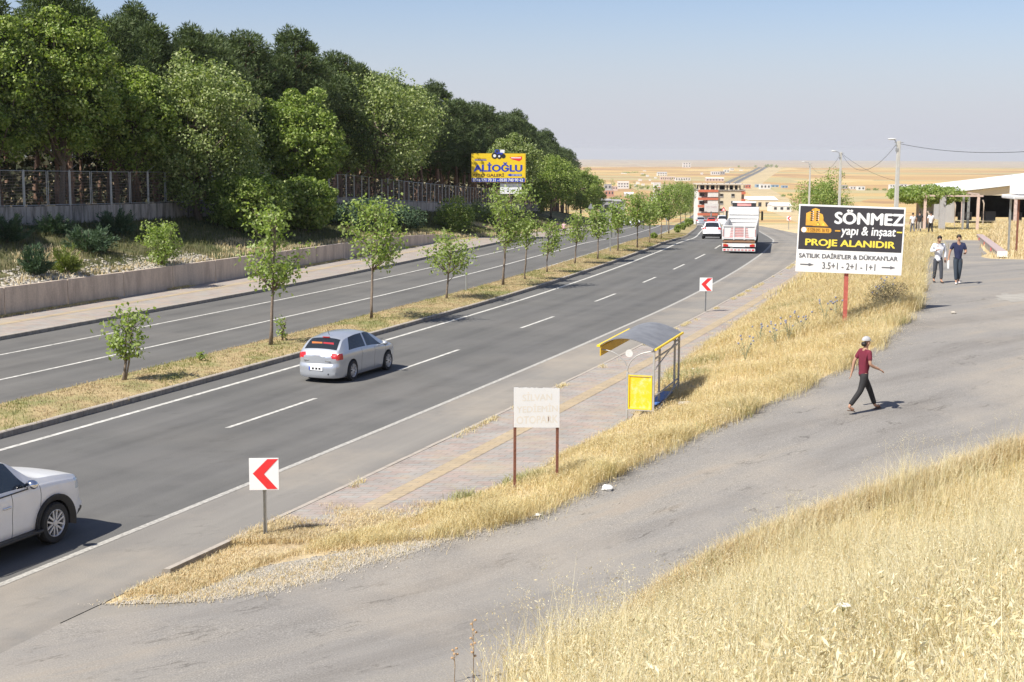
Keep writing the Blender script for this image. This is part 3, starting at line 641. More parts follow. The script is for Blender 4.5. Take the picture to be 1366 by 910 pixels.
# ------------------------------------------------------------------ shrubs
def shrub(u, vb, wpx, hpx, label, m='leafbig', kind='broad', name='shrub', group=None, D=None, leaf=.1, n=2600, z=None):
    b = spot(u, vb); 
    if z: b.z = float(z(b.x, b.y))
    k = FPX/b.y; rx = wpx/2/k; rz = hpx/2/k; mb = MB()
    for i in range(9):
        a = random.uniform(0, 6.28); e = (rx*.7*math.cos(a), rx*.7*math.sin(a), rz*random.uniform(.8, 1.7)); mb.path([(0, 0, -.05), (e[0]*.4, e[1]*.4, e[2]*.6), e], [.02, .014, .005], 5)
    if kind == 'juniper':
        N = n; na = 64; a = RNG.uniform(0, 6.283, na); el = RNG.uniform(.15, 1.2, na); ln = RNG.uniform(.6, 1.1, na); k_ = RNG.integers(0, na, N); t = RNG.uniform(.15, 1, N)**.7
        dr = np.stack([np.cos(a)*np.cos(el)*rx, np.sin(a)*np.cos(el)*rx, np.sin(el)*rz*2], 1)*ln[:, None]; C = dr[k_]*t[:, None]+RNG.normal(0, .10, (N, 3))*(1.3-t)[:, None]*min(2, rx)
        tt = dr[k_]/np.linalg.norm(dr[k_], axis=1)[:, None]+RNG.normal(0, .35, (N, 3)); tt /= np.linalg.norm(tt, axis=1)[:, None]; bb = np.cross(tt, RNG.normal(0, 1, (N, 3))); bb /= np.linalg.norm(bb, axis=1)[:, None]
        s = RNG.uniform(.08, .2, N)[:, None]*1.2; V = np.stack([C-bb*s*.12, C+tt*s*.6-bb*s*.1, C+tt*s, C+tt*s*.5+bb*s*.12], 1).reshape(-1, 3); F = np.arange(N*4).reshape(N, 4)
    else:
        C, Dn, _ = crown_pts((0, 0, rz), (rx, rx, rz), 34, n, (.28, .45), .35, .9, -.9, .15); V, F = leaves(C, Dn, leaf)
    V[:, 2] = np.maximum(V[:, 2], .0)
    t = thing(name, label, 'shrub', b, 0, group); link('stems', mb.mesh('stems', M['bark'], True), t); link('foliage', npmesh('foliage', V, F, M[m]), t); return t
shrub(217, 354, 48, 62, 'bright green rounded shrub among pale stones on top of the retaining wall', 'leaf', leaf=.14, n=2400)
J = 'junipers on the shaded slope'
shrub(45, 366, 52, 40, 'blue green juniper above the retaining wall at far left', 'juniper', 'juniper', 'juniper_shrub', J, n=4200)
shrub(88, 364, 44, 38, 'yellow green upright shrub beside the leftmost junipers', 'bushlt', 'juniper', 'conifer_shrub', n=3000)
shrub(10, 322, 60, 42, 'dark juniper at the left edge just under the boundary wall', 'juniper', 'juniper', 'juniper_shrub', J, n=5000)
shrub(118, 335, 80, 34, 'dark spreading juniper in the middle of the shaded slope', 'juniper', 'juniper', 'juniper_shrub', J, n=5000)
shrub(155, 312, 60, 34, 'dark juniper right below the boundary wall, above the pale stones', 'juniper', 'juniper', 'juniper_shrub', J, n=5000)
shrub(70, 312, 60, 26, 'low dark juniper below the fence between two larger ones', 'juniper', 'juniper', 'juniper_shrub', J, n=4000)
shrub(480, 306, 74, 40, 'wide dark shrub under the second fence stretch', 'juniper', 'broad', 'shrub', 'dark shrubs under the second fence stretch', leaf=.16, n=5200)
shrub(540, 305, 60, 30, 'low dark shrub right of the widest one under the fence', 'juniper', 'broad', 'shrub', 'dark shrubs under the second fence stretch', leaf=.16, n=4200)
shrub(607, 308, 50, 46, 'rounded mid green shrub on the slope end left of the yellow billboard', 'leafbig', 'broad', 'shrub', None, leaf=.18, n=4200)
shrub(645, 296, 44, 26, 'pale green shrub at the foot of the yellow billboard', 'leafolive', 'broad', 'shrub', None, leaf=.18, n=2600)
shrub(722, 285, 30, 30, 'dark upright shrub right of the yellow billboard', 'leafbig', 'broad', 'shrub', None, leaf=.2, n=2000)
shrub(756, 283, 30, 26, 'light shrub above the two far walkers', 'leaf', 'broad', 'shrub', None, leaf=.2, n=2000)
shrub(268, 490, 13, 14, 'tiny green sprout on the median between the first two young trees', 'leaf', 'broad', 'shrub', None, leaf=.07, n=160, z=medz)
shrub(377, 462, 16, 36, 'green side shoot at the foot of the tall narrow young tree', 'leaf', 'broad', 'shrub', None, leaf=.12, n=110, z=medz)
for u_, v_, w_, h_, t_ in ((872, 322, 8, 8, 'small shrub low on the median before the round ones'), (904, 313, 9, 11, 'first of the round evergreen shrubs on the median'), (911, 309, 7, 10, 'narrow evergreen shrub second in the median row'),
                           (917, 305, 10, 12, 'largest round evergreen shrub of the median row'), (922, 302, 6, 9, 'farthest small evergreen shrub of the median row')):
    shrub(u_, v_, w_, h_, t_, 'leafbig', 'broad', 'shrub', 'round shrubs far along the median', leaf=.14, n=1100, z=medz)
shrub(1098, 300, 74, 62, 'loose green bushy tree behind the dark project billboard', 'leafbig', 'broad', 'bushy_tree', None, leaf=.24, n=13000)
# stones spilled on the slope: uncountable
def scatter_mesh(name, pts, size, m, label=None, cat=None):
    base = np.array([(-1, -1, -.6), (1, -.9, -.6), (1, 1, -.6), (-.9, 1, -.6), (-.7, -.6, .6), (.6, -.7, .7), (.7, .6, .5), (-.6, .7, .65)]); fq = np.array([(0, 3, 2, 1), (4, 5, 6, 7), (0, 1, 5, 4), (1, 2, 6, 5), (2, 3, 7, 6), (3, 0, 4, 7)])
    n = len(pts); a = RNG.uniform(0, 6.28, n); s = RNG.uniform(.4, 1.3, n)*size; V = base[None]*RNG.uniform(.7, 1.3, (n, 8, 3))*s[:, None, None]
    ca, sa = np.cos(a)[:, None], np.sin(a)[:, None]; X = V[:, :, 0]*ca-V[:, :, 1]*sa; Y = V[:, :, 0]*sa+V[:, :, 1]*ca
    V = np.stack([X, Y, V[:, :, 2]*.7], -1)+pts[:, None, :]; F = (fq[None]+np.arange(n)[:, None, None]*8).reshape(-1, 4)
    o = link(name, npmesh(name, V.reshape(-1, 3), F, m)); o['kind'] = 'stuff'
    if label: o['label'] = label; o['category'] = cat
    return o
def area_pts(n, fx0, fx1, y0, y1, dens=None):
    y = RNG.uniform(y0, y1, n); t = RNG.uniform(0, 1, n); x = fx0(y)+(fx1(y)-fx0(y))*t
    if dens is not None: k = RNG.uniform(0, 1, n) < dens(x, y, t); x, y = x[k], y[k]
    return np.stack([x, y, gz(x, y)], 1)
pt = area_pts(2600, lambda y: WW(y)-2.6, lambda y: WW(y)-.3, 60, 77, lambda x, y, t: np.clip(t*1.3, 0, 1)*(.35+.65*(np.sin(y*.9)+np.sin(x*1.7) > -.2)))
scatter_mesh('pale_stones', pt, .09, M['stone'], 'pale broken stones spilled on the slope above the retaining wall', 'stones')
pt = area_pts(5200, lambda y: SS(y)-2.2, lambda y: SS(y)+.5, 20.8, 26.5, lambda x, y, t: t**.5*.9)
# ------------------------------------------------------------------ writing
def text_mesh(body, w_, h_, x, z, m, parent, y=-.004, bold=0., name='lettering', shear=0., depth=.0015):
    """text fitted in a box w_ by h_ centred on (x, z) of a board that faces -Y"""
    cu = bpy.data.curves.new(name, 'FONT'); cu.body = body; cu.size = 1; cu.extrude = 0; cu.shear = shear; cu.resolution_u = 4
    cu.align_x = 'CENTER'; cu.align_y = 'CENTER'
    t = bpy.data.objects.new(name, cu); COL.objects.link(t); bpy.context.view_layer.update()
    me = bpy.data.meshes.new_from_object(t.evaluated_get(bpy.context.evaluated_depsgraph_get())); bpy.data.objects.remove(t); bpy.data.curves.remove(cu)
    n = len(me.vertices); a = np.zeros(n*3, np.float32); me.vertices.foreach_get('co', a); a = a.reshape(-1, 3)
    lo, hi = a.min(0), a.max(0); sx = w_/(hi[0]-lo[0]); sz = h_/(hi[1]-lo[1]); c = (lo+hi)/2
    out = np.stack([(a[:, 0]-c[0])*sx+x, np.full(n, y), (a[:, 1]-c[1])*sz+z], 1); me.vertices.foreach_set('co', out.ravel().astype(np.float32))
    if bold:                                                    # heavy strokes: shifted copies, each a hair in front
        bb = bold*.55; bm = bmesh.new()
        for q, (dx, dz) in enumerate(((0, 0), (bb, 0), (-bb, 0), (0, bb*.7), (0, -bb*.7))):
            c_ = me.copy(); c_.transform(Matrix.Translation((dx*sx, -q*.00012, dz*sz))); bm.from_mesh(c_); bpy.data.meshes.remove(c_)
        bm.to_mesh(me); bm.free()
    me.materials.clear(); me.materials.append(m); me.polygons.foreach_set('material_index', np.zeros(len(me.polygons), np.int32)); me.update()
    me.name = name; return link(name, me, parent)
def flat(name, pts, m, parent, y=-.004, th=.003):
    mb = MB(); n = len(pts); vs = [(x, y, z) for x, z in pts]+[(x, y+th, z) for x, z in pts]
    mb.add(vs, [tuple(range(n)), tuple(range(2*n-1, n-1, -1))]+[(i, n+i, n+(i+1) % n, (i+1) % n) for i in range(n)]); return mb.build(name, m, parent)
def rect(name, x0, x1, z0, z1, m, parent, y=-.004, th=.003): return flat(name, [(x0, z0), (x1, z0), (x1, z1), (x0, z1)], m, parent, y, th)
# ------------------------------------------------------------------ chevron signs
def chevron(u, vb, k_scale, panel, total, rz, label, hb=None):
    b = spot(u, vb); t = thing('chevron_sign', label, 'road sign', b, rz, 'red and white chevron signs on the outside of the bend'); s = k_scale
    p = MB(); p.box((-.028*s, .03, total/2-.1), (.012, .05, total+.1)); p.box((.028*s, .03, total/2-.1), (.012, .05, total+.1)); p.box((0, .05, total/2-.1), (.06*s, .012, total+.1)); p.build('post', M['galv'], t)
    w_, h_ = panel; z0 = total-h_
    MB().box((0, -.006, z0+h_/2), (w_, .012, h_)).build('panel', M['white'], t, bevel=.003)
    P2 = lambda a, c: (-w_/2+a*w_, z0+c*h_)
    flat('chevron_mark', [P2(.62, .97), P2(.985, .97), P2(.50, .5), P2(.95, .03), P2(.60, .03), P2(.12, .52)], M['red'], t, y=-.016)
    MB().box((0, .035, z0+h_*.75), (w_*.6, .02, .03)).box((0, .035, z0+h_*.25), (w_*.6, .02, .03)).build('bracket', M['galv'], t)
    return t
chevron(354, 721, 1, (.54, .60), 1.56, R(4), 'nearest chevron sign, at the tip of the dry grass island beside the road')
chevron(941, 419, 1, (.56, .60), 1.62, R(-4), 'middle chevron sign, at the pavement kerb beyond the bus shelter')
chevron(1052, 306, 1, (.56, .58), 1.75, R(-6), 'farthest chevron sign, beyond the truck at the turn of the road')
# ------------------------------------------------------------------ faded parking sign
def car_park_sign():
    b = spot(685, 654); k = FPX/b.y; c = spot(744, 636); t = thing('parking_sign', 'faded white two-post sign reading SİLVAN YEDİEMİN OTOPARK in the dry grass', 'sign', b, math.atan2(c.y-b.y, c.x-b.x)*.35)
    W_ = .93; d2 = (.89, 0)
    zt = 142/k; H_ = .80
    zb = zt-H_
    p = MB(); p.box((.03, .03, zb/2+.05), (.05, .05, zb+.5)); p.build('post', M['rust'], t)
    p = MB(); p.box((.90, .03, zb/2+.02), (.05, .05, zb+.5)); p.build('post', M['rust'], t)
    pts = [(0, zb), (W_, zb-.04), (W_, zt-.04)]; n = 26
    for i in range(n+1): pts.append((W_-W_*i/n, zt-.04+.04*i/n+random.uniform(-.008, .006)))
    flat('panel', pts, M['white'], t, y=-.01, th=.012)
    f = mat('bleached_lettering', (.83, .785, .70), .7, var=.05)
    for i, (s_, wd, hh) in enumerate((('SİLVAN', .60, .175), ('YEDİEMİN', .83, .165), ('OTOPARK', .84, .15))):
        text_mesh(s_, wd, hh, W_/2+.01, zt-.17-i*.235-.02, f, t, y=-.0108, bold=.045)
    rect('tear', .70, .712, zb+.10, zb+.19, M['rust'], t, y=-.0145)
car_park_sign()
# ------------------------------------------------------------------ project billboard
def project_board():
    b = spot(1127, 436); k = FPX/b.y; W_, H_ = 139/k, 90/k; zc = (436-319)/k
    t = thing('project_billboard', 'dark grey and white project billboard reading SÖNMEZ on a red post in dry grass', 'billboard', b, R(-6))
    z0 = zc-H_/2; x0 = -W_/2+.06
    t2 = R(1.6)
    p = MB(); p.box((0, .08, z0/2+.3), (.12, .10, z0+1.4)); p.build('post', M['redpaint'], t)
    br = MB(); br.box((0, .035, z0+H_*.25), (W_*.8, .05, .05)).box((0, .035, z0+H_*.75), (W_*.8, .05, .05)); br.build('bracket', M['redpaint'], t)
    x0, x1 = -W_/2+.07, W_/2+.07
    MB().box(((x0+x1)/2, 0, zc), (x1-x0, .05, H_)).build('board', M['white'], t, bevel=.004)
    dk = mat('charcoal_print', (.045, .042, .05), .5, var=.05); X = lambda a: x0+a*W_; Z = lambda a: z0+H_-a*H_
    yy = -.029
    rect('dark_field', X(.012), X(.985), Z(.665), Z(.025), dk, t, y=yy)
    wh = M['white']; yl = mat('yellow_print', (.88, .70, .09), .5, var=.05); gd = mat('gold_print', (.75, .40, .06), .5, var=.3, scale=3); gr = mat('grey_print', (.16, .16, .17), .5)
    y2 = yy-.005
    text_mesh('SÖNMEZ', .64*W_, .205*H_, X(.665), Z(.165), wh, t, y=y2, bold=.08)
    text_mesh('yapı & insaat', .51*W_, .165*H_, X(.665), Z(.385), wh, t, y=y2, bold=.05, shear=.1)
    flat('cedilla', [(X(.775), Z(.43)), (X(.785), Z(.43)), (X(.785), Z(.45)), (X(.781), Z(.475)), (X(.767), Z(.475)), (X(.767), Z(.46)), (X(.776), Z(.457))], wh, t, y=y2)
    rect('dash_mark', X(.35), X(.40), Z(.385), Z(.365), gd, t, y=y2); rect('dash_mark', X(.93), X(.98), Z(.375), Z(.355), yl, t, y=y2)
    text_mesh('PROJE ALANIDIR', .84*W_, .125*H_, X(.50), Z(.57), yl, t, y=y2, bold=.07)
    text_mesh("SATILIK DAİRE'LER & DÜKKAN'LAR", .93*W_, .085*H_, X(.49), Z(.745), gr, t, y=y2, bold=.06)
    text_mesh('3.5+1 - 2+1 - 1+1', .50*W_, .10*H_, X(.50), Z(.895), gr, t, y=y2, bold=.03)
    for a in (.04, .81): flat('arrow', [(X(a), Z(.897)), (X(a+.08), Z(.897)), (X(a+.08), Z(.912)), (X(a+.13), Z(.888)), (X(a+.08), Z(.865)), (X(a+.08), Z(.88)), (X(a), Z(.88))], gr, t, y=y2)
    # emblem: cluster of towers and roofs
    e = lambda pts, m, q=0: flat('emblem', [(X(a), Z(c)) for a, c in pts], m, t, y=y2-q)
    e([(.07, .31), (.07, .13), (.12, .09), (.12, .31)], gd); e([(.12, .31), (.12, .07), (.155, .05), (.195, .07), (.195, .31)], gd, .001)
    e([(.195, .30), (.195, .12), (.225, .14), (.235, .19), (.235, .30)], gd)
    e([(.135, .315), (.185, .22), (.215, .27), (.235, .23), (.285, .315)], gd, .002)
    e([(.163, .305), (.186, .25), (.21, .305)], dk, .004); e([(.168, .302), (.186, .262), (.204, .302)], yl, .006); e([(.22, .305), (.236, .265), (.252, .305)], yl, .006)
    for a in (.112, .165):
        for j in range(5): rect('emblem', X(a), X(a+.018), Z(.24-j*.032), Z(.222-j*.032), dk, t, y=y2-.008); rect('emblem', X(a+.02), X(a+.028), Z(.23-j*.03), Z(.215-j*.03), wh, t, y=y2-.008)
    pts = [(.305+.022*math.cos(q), .375+.038*math.sin(q)) for q in np.linspace(-1.57, 1.57, 8)]+[(.06+.022*math.cos(q), .375+.038*math.sin(q)) for q in np.linspace(1.57, 4.71, 8)]
    e([(a-.01, c) for a, c in pts], gd)
    e([(.057+.024*math.cos(q), .375+.04*math.sin(q)) for q in np.linspace(0, 5.9, 14)], wh, .002)
    text_mesh('0 539 095 36 92', .20*W_, .05*H_, X(.192), Z(.375), mat('brown_print', (.22, .09, .03), .5), t, y=y2-.005, bold=.01)
    for c in t.children:
        if c.name.split('.')[0] != 'post': c.rotation_euler = (0, t2, 0); c.location = Vector((0, 0, zc))-Matrix.Rotation(t2, 3, 'Y') @ Vector((0, 0, zc))
project_board()
# ------------------------------------------------------------------ yellow car dealer billboard
def yellow_board():
    D = 125; c = atd(665, 224, D); k = FPX/D; g = float(gz(c.x, D)); t = thing('yellow_billboard', 'yellow billboard reading ALİOĞLU OTO GALERİ on two dark posts under the trees', 'billboard', (c.x, D, g), R(2))
    W_, H_ = 72/k, 38/k; zc = c.z-g
    p = MB(); p.box((0, .25, zc/2-.2), (.28, .2, zc+.6)); p.build('post', mat('dark_timber', (.10, .07, .05), .9, var=.3), t)
    MB().box((0, 0, zc), (W_, .25, H_)).build('board', M['ochre'], t)
    y = -.13; Z = lambda a: zc+H_/2-a*H_; X = lambda a: -W_/2+a*W_; bl = mat('blue_print', (.03, .06, .42), .5, var=.05)
    rect('yellow_face', X(.005), X(.985), Z(.85), Z(.01), M['yellow'], t, y=y); rect('blue_band', X(.005), X(.985), Z(.99), Z(.853), bl, t, y=y)
    y2 = y-.006
    text_mesh('ALİOĞLU', .88*W_, .31*H_, X(.49), Z(.47), bl, t, y=y2, bold=.09)
    text_mesh('OTO GALERİ', .56*W_, .13*H_, X(.32), Z(.74), mat('brown_ink', (.12, .04, .03), .5), t, y=y2, bold=.06)
    flat('arrow', [(X(.66), Z(.745)), (X(.72), Z(.69)), (X(.72), Z(.71)), (X(.93), Z(.71)), (X(.93), Z(.785)), (X(.72), Z(.785)), (X(.72), Z(.80))], bl, t, y=y2)
    text_mesh('500 METRE', .18*W_, .05*H_, X(.83), Z(.748), M['white'], t, y=y2-.004, bold=.01)
    text_mesh('0544 521 70 21 - 0530 740 90 42', .92*W_, .10*H_, X(.49), Z(.92), M['white'], t, y=y2, bold=.06)
    rect('small_print', X(.06), X(.28), Z(.25), Z(.21), bl, t, y=y2)
    rect('small_print', X(.07), X(.27), Z(.19), Z(.16), M['ochre'], t, y=y2)
    flat('red_badge', [(X(.70), Z(.13)), (X(.93), Z(.10)), (X(.93), Z(.20)), (X(.88), Z(.27)), (X(.74), Z(.20))], M['red'], t, y=y2)
    rect('badge_stripe', X(.73), X(.91), Z(.165), Z(.135), M['white'], t, y=y2-.004)
    tr = MB(); tx, tz = X(.49), Z(.02); s = H_                          # cut-out tractor picture rising over the top edge
    def disc(cx, cz, r, m, q, n='tractor_picture'): flat(n, [(cx+r*math.cos(a), cz+r*math.sin(a)) for a in np.linspace(0, 6.1, 16)], m, t, y=y2-q)
    flat('tractor_picture', [(tx-.30, tz-.20), (tx+.42, tz-.20), (tx+.44, tz+.10), (tx+.12, tz+.14), (tx+.06, tz+.38), (tx-.26, tz+.38), (tx-.30, tz+.1)], bl, t, y=y2, th=.02)
    rect('tractor_picture', tx-.2, tx+.02, tz+.12, tz+.32, M['glass'], t, y=y2-.004); disc(tx-.30, tz-.16, .27, M['black'], .008); disc(tx-.30, tz-.16, .13, M['white'], .012)
    disc(tx+.10, tz-.2, .22, M['black'], .016); disc(tx+.10, tz-.2, .09, M['white'], .02); disc(tx+.46, tz-.18, .2, M['black'], .008)
    flat('tractor_picture', [(tx+.16, tz+.12), (tx+.56, tz+.08), (tx+.56, tz+.36), (tx+.2, tz+.38)], M['white'], t, y=y2+.006)
    MB().box((X(.73), .1, Z(1.22)), (W_*.40, .04, H_*.36)).build('small_white_board', M['white'], t)
    text_mesh('İNŞAAT', .26*W_, .09*H_, X(.70), Z(1.25), mat('pale_print', (.45, .52, .60), .5), t, y=.072)
yellow_board()
# ------------------------------------------------------------------ bus shelter
def shelter():
    A = onz(836, 566, .1); Bq = onz(870, 562, .1); Cq = onz(903, 534, .1)
    k = FPX/A.y; ex = Vector((Bq.x-A.x, Bq.y-A.y, 0)); dp = ex.length; rz = math.atan2(ex.y, ex.x)
    ey = Vector((Cq.x-Bq.x, Cq.y-Bq.y, 0)); ln = ey.length
    # local frame: x along the depth of the shelter (road side to grass side), y along its length
    t = thing('bus_shelter', 'small bus shelter with curved dark roof and yellow poster panel', 'bus shelter', (A.x, A.y, A.z), math.atan2(-ey.x, ey.y)*1.0)
    Mi = Matrix.Rotation(-t.rotation_euler[2], 4, 'Z'); e = Mi @ ex; D_ = e.x*1.28; Sk = e.y
    rh = 104/k; H = rh; x1 = D_
    x0 = x1-1.42                                                # roof reaches over the kerb side
    g = M['grey']
    def xy(x, y): return (x, y+Sk*(x/D_ if D_ else 0)*0)
    for (x, y, h) in ((0, 0, H*.69), (x1, 0, H), (x1, ln, H), (x1-.10, ln*.97, H*.96), (x1-.12, ln*.38, H*.93)):
        MB().box((x, y, h/2-.05), (.055, .055, h+.1)).build('post', g, t, bevel=.006)
    rl = MB()
    for z in (H*.98, H*.87): rl.tube((x1, 0, z if z > H*.9 else z), (x1, ln, z), .025, n=8)
    rl.tube((x1, 0, H*.72), (x1, ln, H*.95), .018, n=6)
    rl.tube((x1-.03, .05, H*.36), (x1-.03, ln, H*.36), .022, n=8); rl.tube((x1, 0, H*.12), (x1, ln, H*.33), .022, n=8)
    rl.tube((x1, ln, H*.9), (x1-.9, ln, H*.93), .02, n=8)
    rl.build('rail', g, t)
    for s in (-1, 1):                                           # tree-shaped roof brackets, front and back
        for yy in (0, ln):
            if yy and s < 0: continue
            b = MB(); n = 10; ax = x0 if s < 0 else x1
            pts = [(.0+(ax-0)*(1-math.cos(a)), yy, H*.70+(H*.97-H*.70)*math.sin(a)) for a in np.linspace(0, math.pi/2, n)]; b.path(pts, .016, 6); b.build('bracket', g, t)
    MB().lathe([(.0, -.008), (.10, -.008), (.10, .008), (0, .008)], 28, Matrix.Translation((.0+.04, 0, H*.935)) @ Matrix.Rotation(R(90), 4, 'X')).build('route_disc', mat('pale_disc', (.62, .62, .60), .5), t)
    fr = MB()                                                   # poster case
    zb, zt_ = H*.20, H*.655
    for (c, d_) in (((x1/2, 0, zb), (x1, .06, .035)), ((x1/2, 0, zt_+.02), (x1, .06, .035))): MB().box(c, d_).build('poster_frame', g, t)
    ye = MB(); a0, a1 = .035, x1-.035; w_ = .03
    ye.box(((a0+a1)/2, -.01, zb+.03), (a1-a0, .05, w_)).box(((a0+a1)/2, -.01, zt_-.01), (a1-a0, .05, w_)).box((a0+w_/2, -.01, (zb+zt_)/2), (w_, .05, zt_-zb-.07)).box((a1-w_/2, -.01, (zb+zt_)/2), (w_, .05, zt_-zb-.07))
    ye.build('poster_surround', M['yellow'], t)
    pm, n, l, b = nodes('peeling_yellow_poster'); tx = tex(n, l, 'ShaderNodeTexNoise', 6, 6, .6, coords(n, l))
    l.new(ramp(n, l, tx.outputs[0], [(.46, (.80, .56, .03)), (.56, (.78, .60, .12)), (.70, (.76, .66, .36))]).outputs[0], b.inputs['Base Color']); b.inputs['Roughness'].default_value = .25
    MB().box(((a0+a1)/2, .0, (zb+zt_)/2), (a1-a0-.05, .02, zt_-zb-.08)).build('poster', pm, t)
    # curved roof
    ro = MB(); n = 16; yA, yB = -.12, ln+.12; xs = [x0+(x1+.06-x0)*i/n for i in range(n+1)]; f = lambda x: H+.015+.23*math.sin(math.pi*min(1, max(0, (x-x0)/(x1+.06-x0))**.85))+.03*(1-(x-x0)/(x1-x0))
    vs = [(x, y, f(x)+dz) for dz in (0, .02) for x in xs for y in (yA, yB)]; q = 2*(n+1)
    fs = [(2*i, 2*i+1, 2*i+3, 2*i+2) for i in range(n)]+[(q+2*i, q+2*i+2, q+2*i+3, q+2*i+1) for i in range(n)]+[(2*i, 2*i+2, q+2*i+2, q+2*i) for i in range(n)]+[(2*i+1, q+2*i+1, q+2*i+3, 2*i+3) for i in range(n)]+[(0, q, q+1, 1), (2*n, 2*n+1, q+2*n+1, q+2*n)]
    ro.add(vs, fs); ro.build('roof', mat('dark_roof_sheet', (.20, .20, .205), .5, var=.2, scale=3), t, smooth=True, angle=40)
    gu = MB(); z = f(x0); gu.box((x0-.03, (yA+yB)/2, z+.0), (.09, yB-yA+.04, .05)); gu.build('yellow_edge', M['yellow'], t, bevel=.004)
    MB().box((x0+.02, (yA+yB)/2, z-.14), (.03, yB-yA, .24)).build('fascia', M['ochre'], t)
    MB().box((x1+.07, (yA+yB)/2, f(x1+.06)+.0), (.06, yB-yA+.04, .05)).build('yellow_edge', M['yellow'], t, bevel=.004)
    MB().box((x1-.22, ln*.55, .42), (.34, ln*.62, .04)).build('bench_seat', mat('blue_seat', (.07, .16, .42), .5), t, bevel=.01)
    lg = MB(); lg.box((x1-.22, ln*.35, .2), (.10, .22, .42)); lg.build('bench_leg', mat('concrete_block', (.20, .17, .14), .9), t)
shelter()
# ------------------------------------------------------------------ median sign poles, warning signs, street lamps and cables
def sign_pole(u, vb, vt, vd, label):
    b = spot(u, vb); b.z = float(medz(b.x, b.y)); k = FPX/b.y; h = (vb-vt)/k; t = thing('sign_pole', label, 'sign pole', b, 0, 'grey sign poles on the median')
    MB().tube((0, 0, -.1), (0, 0, h), .04, n=10).build('pole', M['galv'], t); MB().lathe([(0, -.006), (.30, -.006), (.30, .006), (0, .006)], 24, Matrix.Translation((.12, .06, (vb-vd)/k)) @ Matrix.Rotation(R(90), 4, 'X')).build('disc', M['galv'], t)
sign_pole(622, 392, 344, 350, 'grey pole with a round sign seen from behind, beside the low spreading young tree')
sign_pole(814, 339, 309, 315, 'grey pole with a small round plate between two young trees halfway along the median')
sign_pole(889, 312, 290, 293, 'pale grey pole inside the distant clump of young trees')
def tri_sign(u, vb, vt, D, label, red=False):
    p = atd(u, vb, D); g = float(gz(p.x, D)); k = FPX/D; h = (vb-vt)/k; z = max(g, p.z) if not red else g
    t = thing('warning_sign', label, 'road sign', (p.x, D, g), 0); zz = p.z-g+h; s = .95
    MB().tube((0, .03, -.2), (0, .03, zz-.05), .04, n=8).build('pole', M['galv'], t)
    flat('panel', [(-s/2, zz-s*.87), (s/2, zz-s*.87), (0, zz)], M['red'] if red else M['galv'], t, y=-.02, th=.02)
    if red: flat('panel_field', [(-s*.28, zz-s*.76), (s*.28, zz-s*.76), (0, zz-s*.28)], M['white'], t, y=-.026)
tri_sign(788, 293, 271, 205, 'grey back of a triangular warning sign at the far pavement, under the trees')
tri_sign(965, 292, 276, 270, 'small red triangular warning sign between the distant cars', True)
def lamp_pole(u, vt, D, base_w, head, label, arm=1.5):
    c = atd(u, vt, D); g = float(gz(c.x, D)); h = c.z-g; t = thing('street_lamp', label, 'street lamp', (c.x, D, g), 0, 'concrete street lamp poles along the side road')
    mb = MB(); w0, w1 = base_w*.5, base_w*.36; vs = [(-w0, -w0, -.3), (w0, -w0, -.3), (w0, w0, -.3), (-w0, w0, -.3), (-w1, -w1, h), (w1, -w1, h), (w1, w1, h), (-w1, w1, h)]
    mb.add(vs, [(3, 2, 1, 0), (4, 5, 6, 7), (0, 1, 5, 4), (1, 2, 6, 5), (2, 3, 7, 6), (3, 0, 4, 7)]); mb.build('pole', mat('pole_concrete', (.50, .49, .45), .9, var=.08), t, bevel=.02)
    MB().path([(-.1, 0, h-.25), (-.2, 0, h-.02), (-arm+.15, 0, h+.08)], .03, 6).build('arm', M['galv'], t)
    MB().ball((-arm, 0, h+.11), (.27, .11, .06), 12).build('lamp_head', mat('lamp_housing', (.62, .63, .60), .5), t)
    MB().box((-.1, -.05, h-.55), (.16, .12, .2)).box((-.16, -.05, h-.28), (.1, .1, .1)).build('junction_box', M['galv'], t)
    MB().tube((-.25, 0, h-.1), (.3, 0, h-.1), .025, n=6).build('cable_hook', M['galv'], t)
    return Vector((c.x, D, c.z))
l1 = lamp_pole(1199, 188, 88, .27, 0, 'nearest and tallest street lamp pole, rising behind the dark project billboard', .42)
l2 = lamp_pole(1122, 203, 140, .26, 0, 'middle street lamp pole above the bushy green tree', .72)
l3 = lamp_pole(1081, 217, 200, .26, 0, 'farthest street lamp pole, half hidden by the bushy green tree', .95)
def cable(a, b, sag, label, r=.014):
    o = tag(MB().path([Vector(a).lerp(Vector(b), i/16)-Vector((0, 0, sag*4*(i/16)*(1-i/16)))-Vector(a) for i in range(17)], r, 5).build('overhead_cable', M['black']), label, 'cable'); o.location = a
cable(l1-Vector((.1, 0, .15)), l2-Vector((-.1, 0, .2)), 1.6, 'sagging cable between the nearest and the middle street lamp pole')
cable(l2-Vector((.1, 0, .3)), l3-Vector((0, 0, .2)), 1.5, 'sagging cable between the middle and the farthest street lamp pole', .013)
cable(l1-Vector((-.1, 0, .18)), Vector((atd(1400, 200, 70))), .3, 'nearly straight cable from the nearest street lamp pole towards the right', .014)
cable(l2-Vector((0, 0, .1)), atd(1199, 242, 130), .4, 'thin cable falling from the middle street lamp pole to the vine pergola', .013)
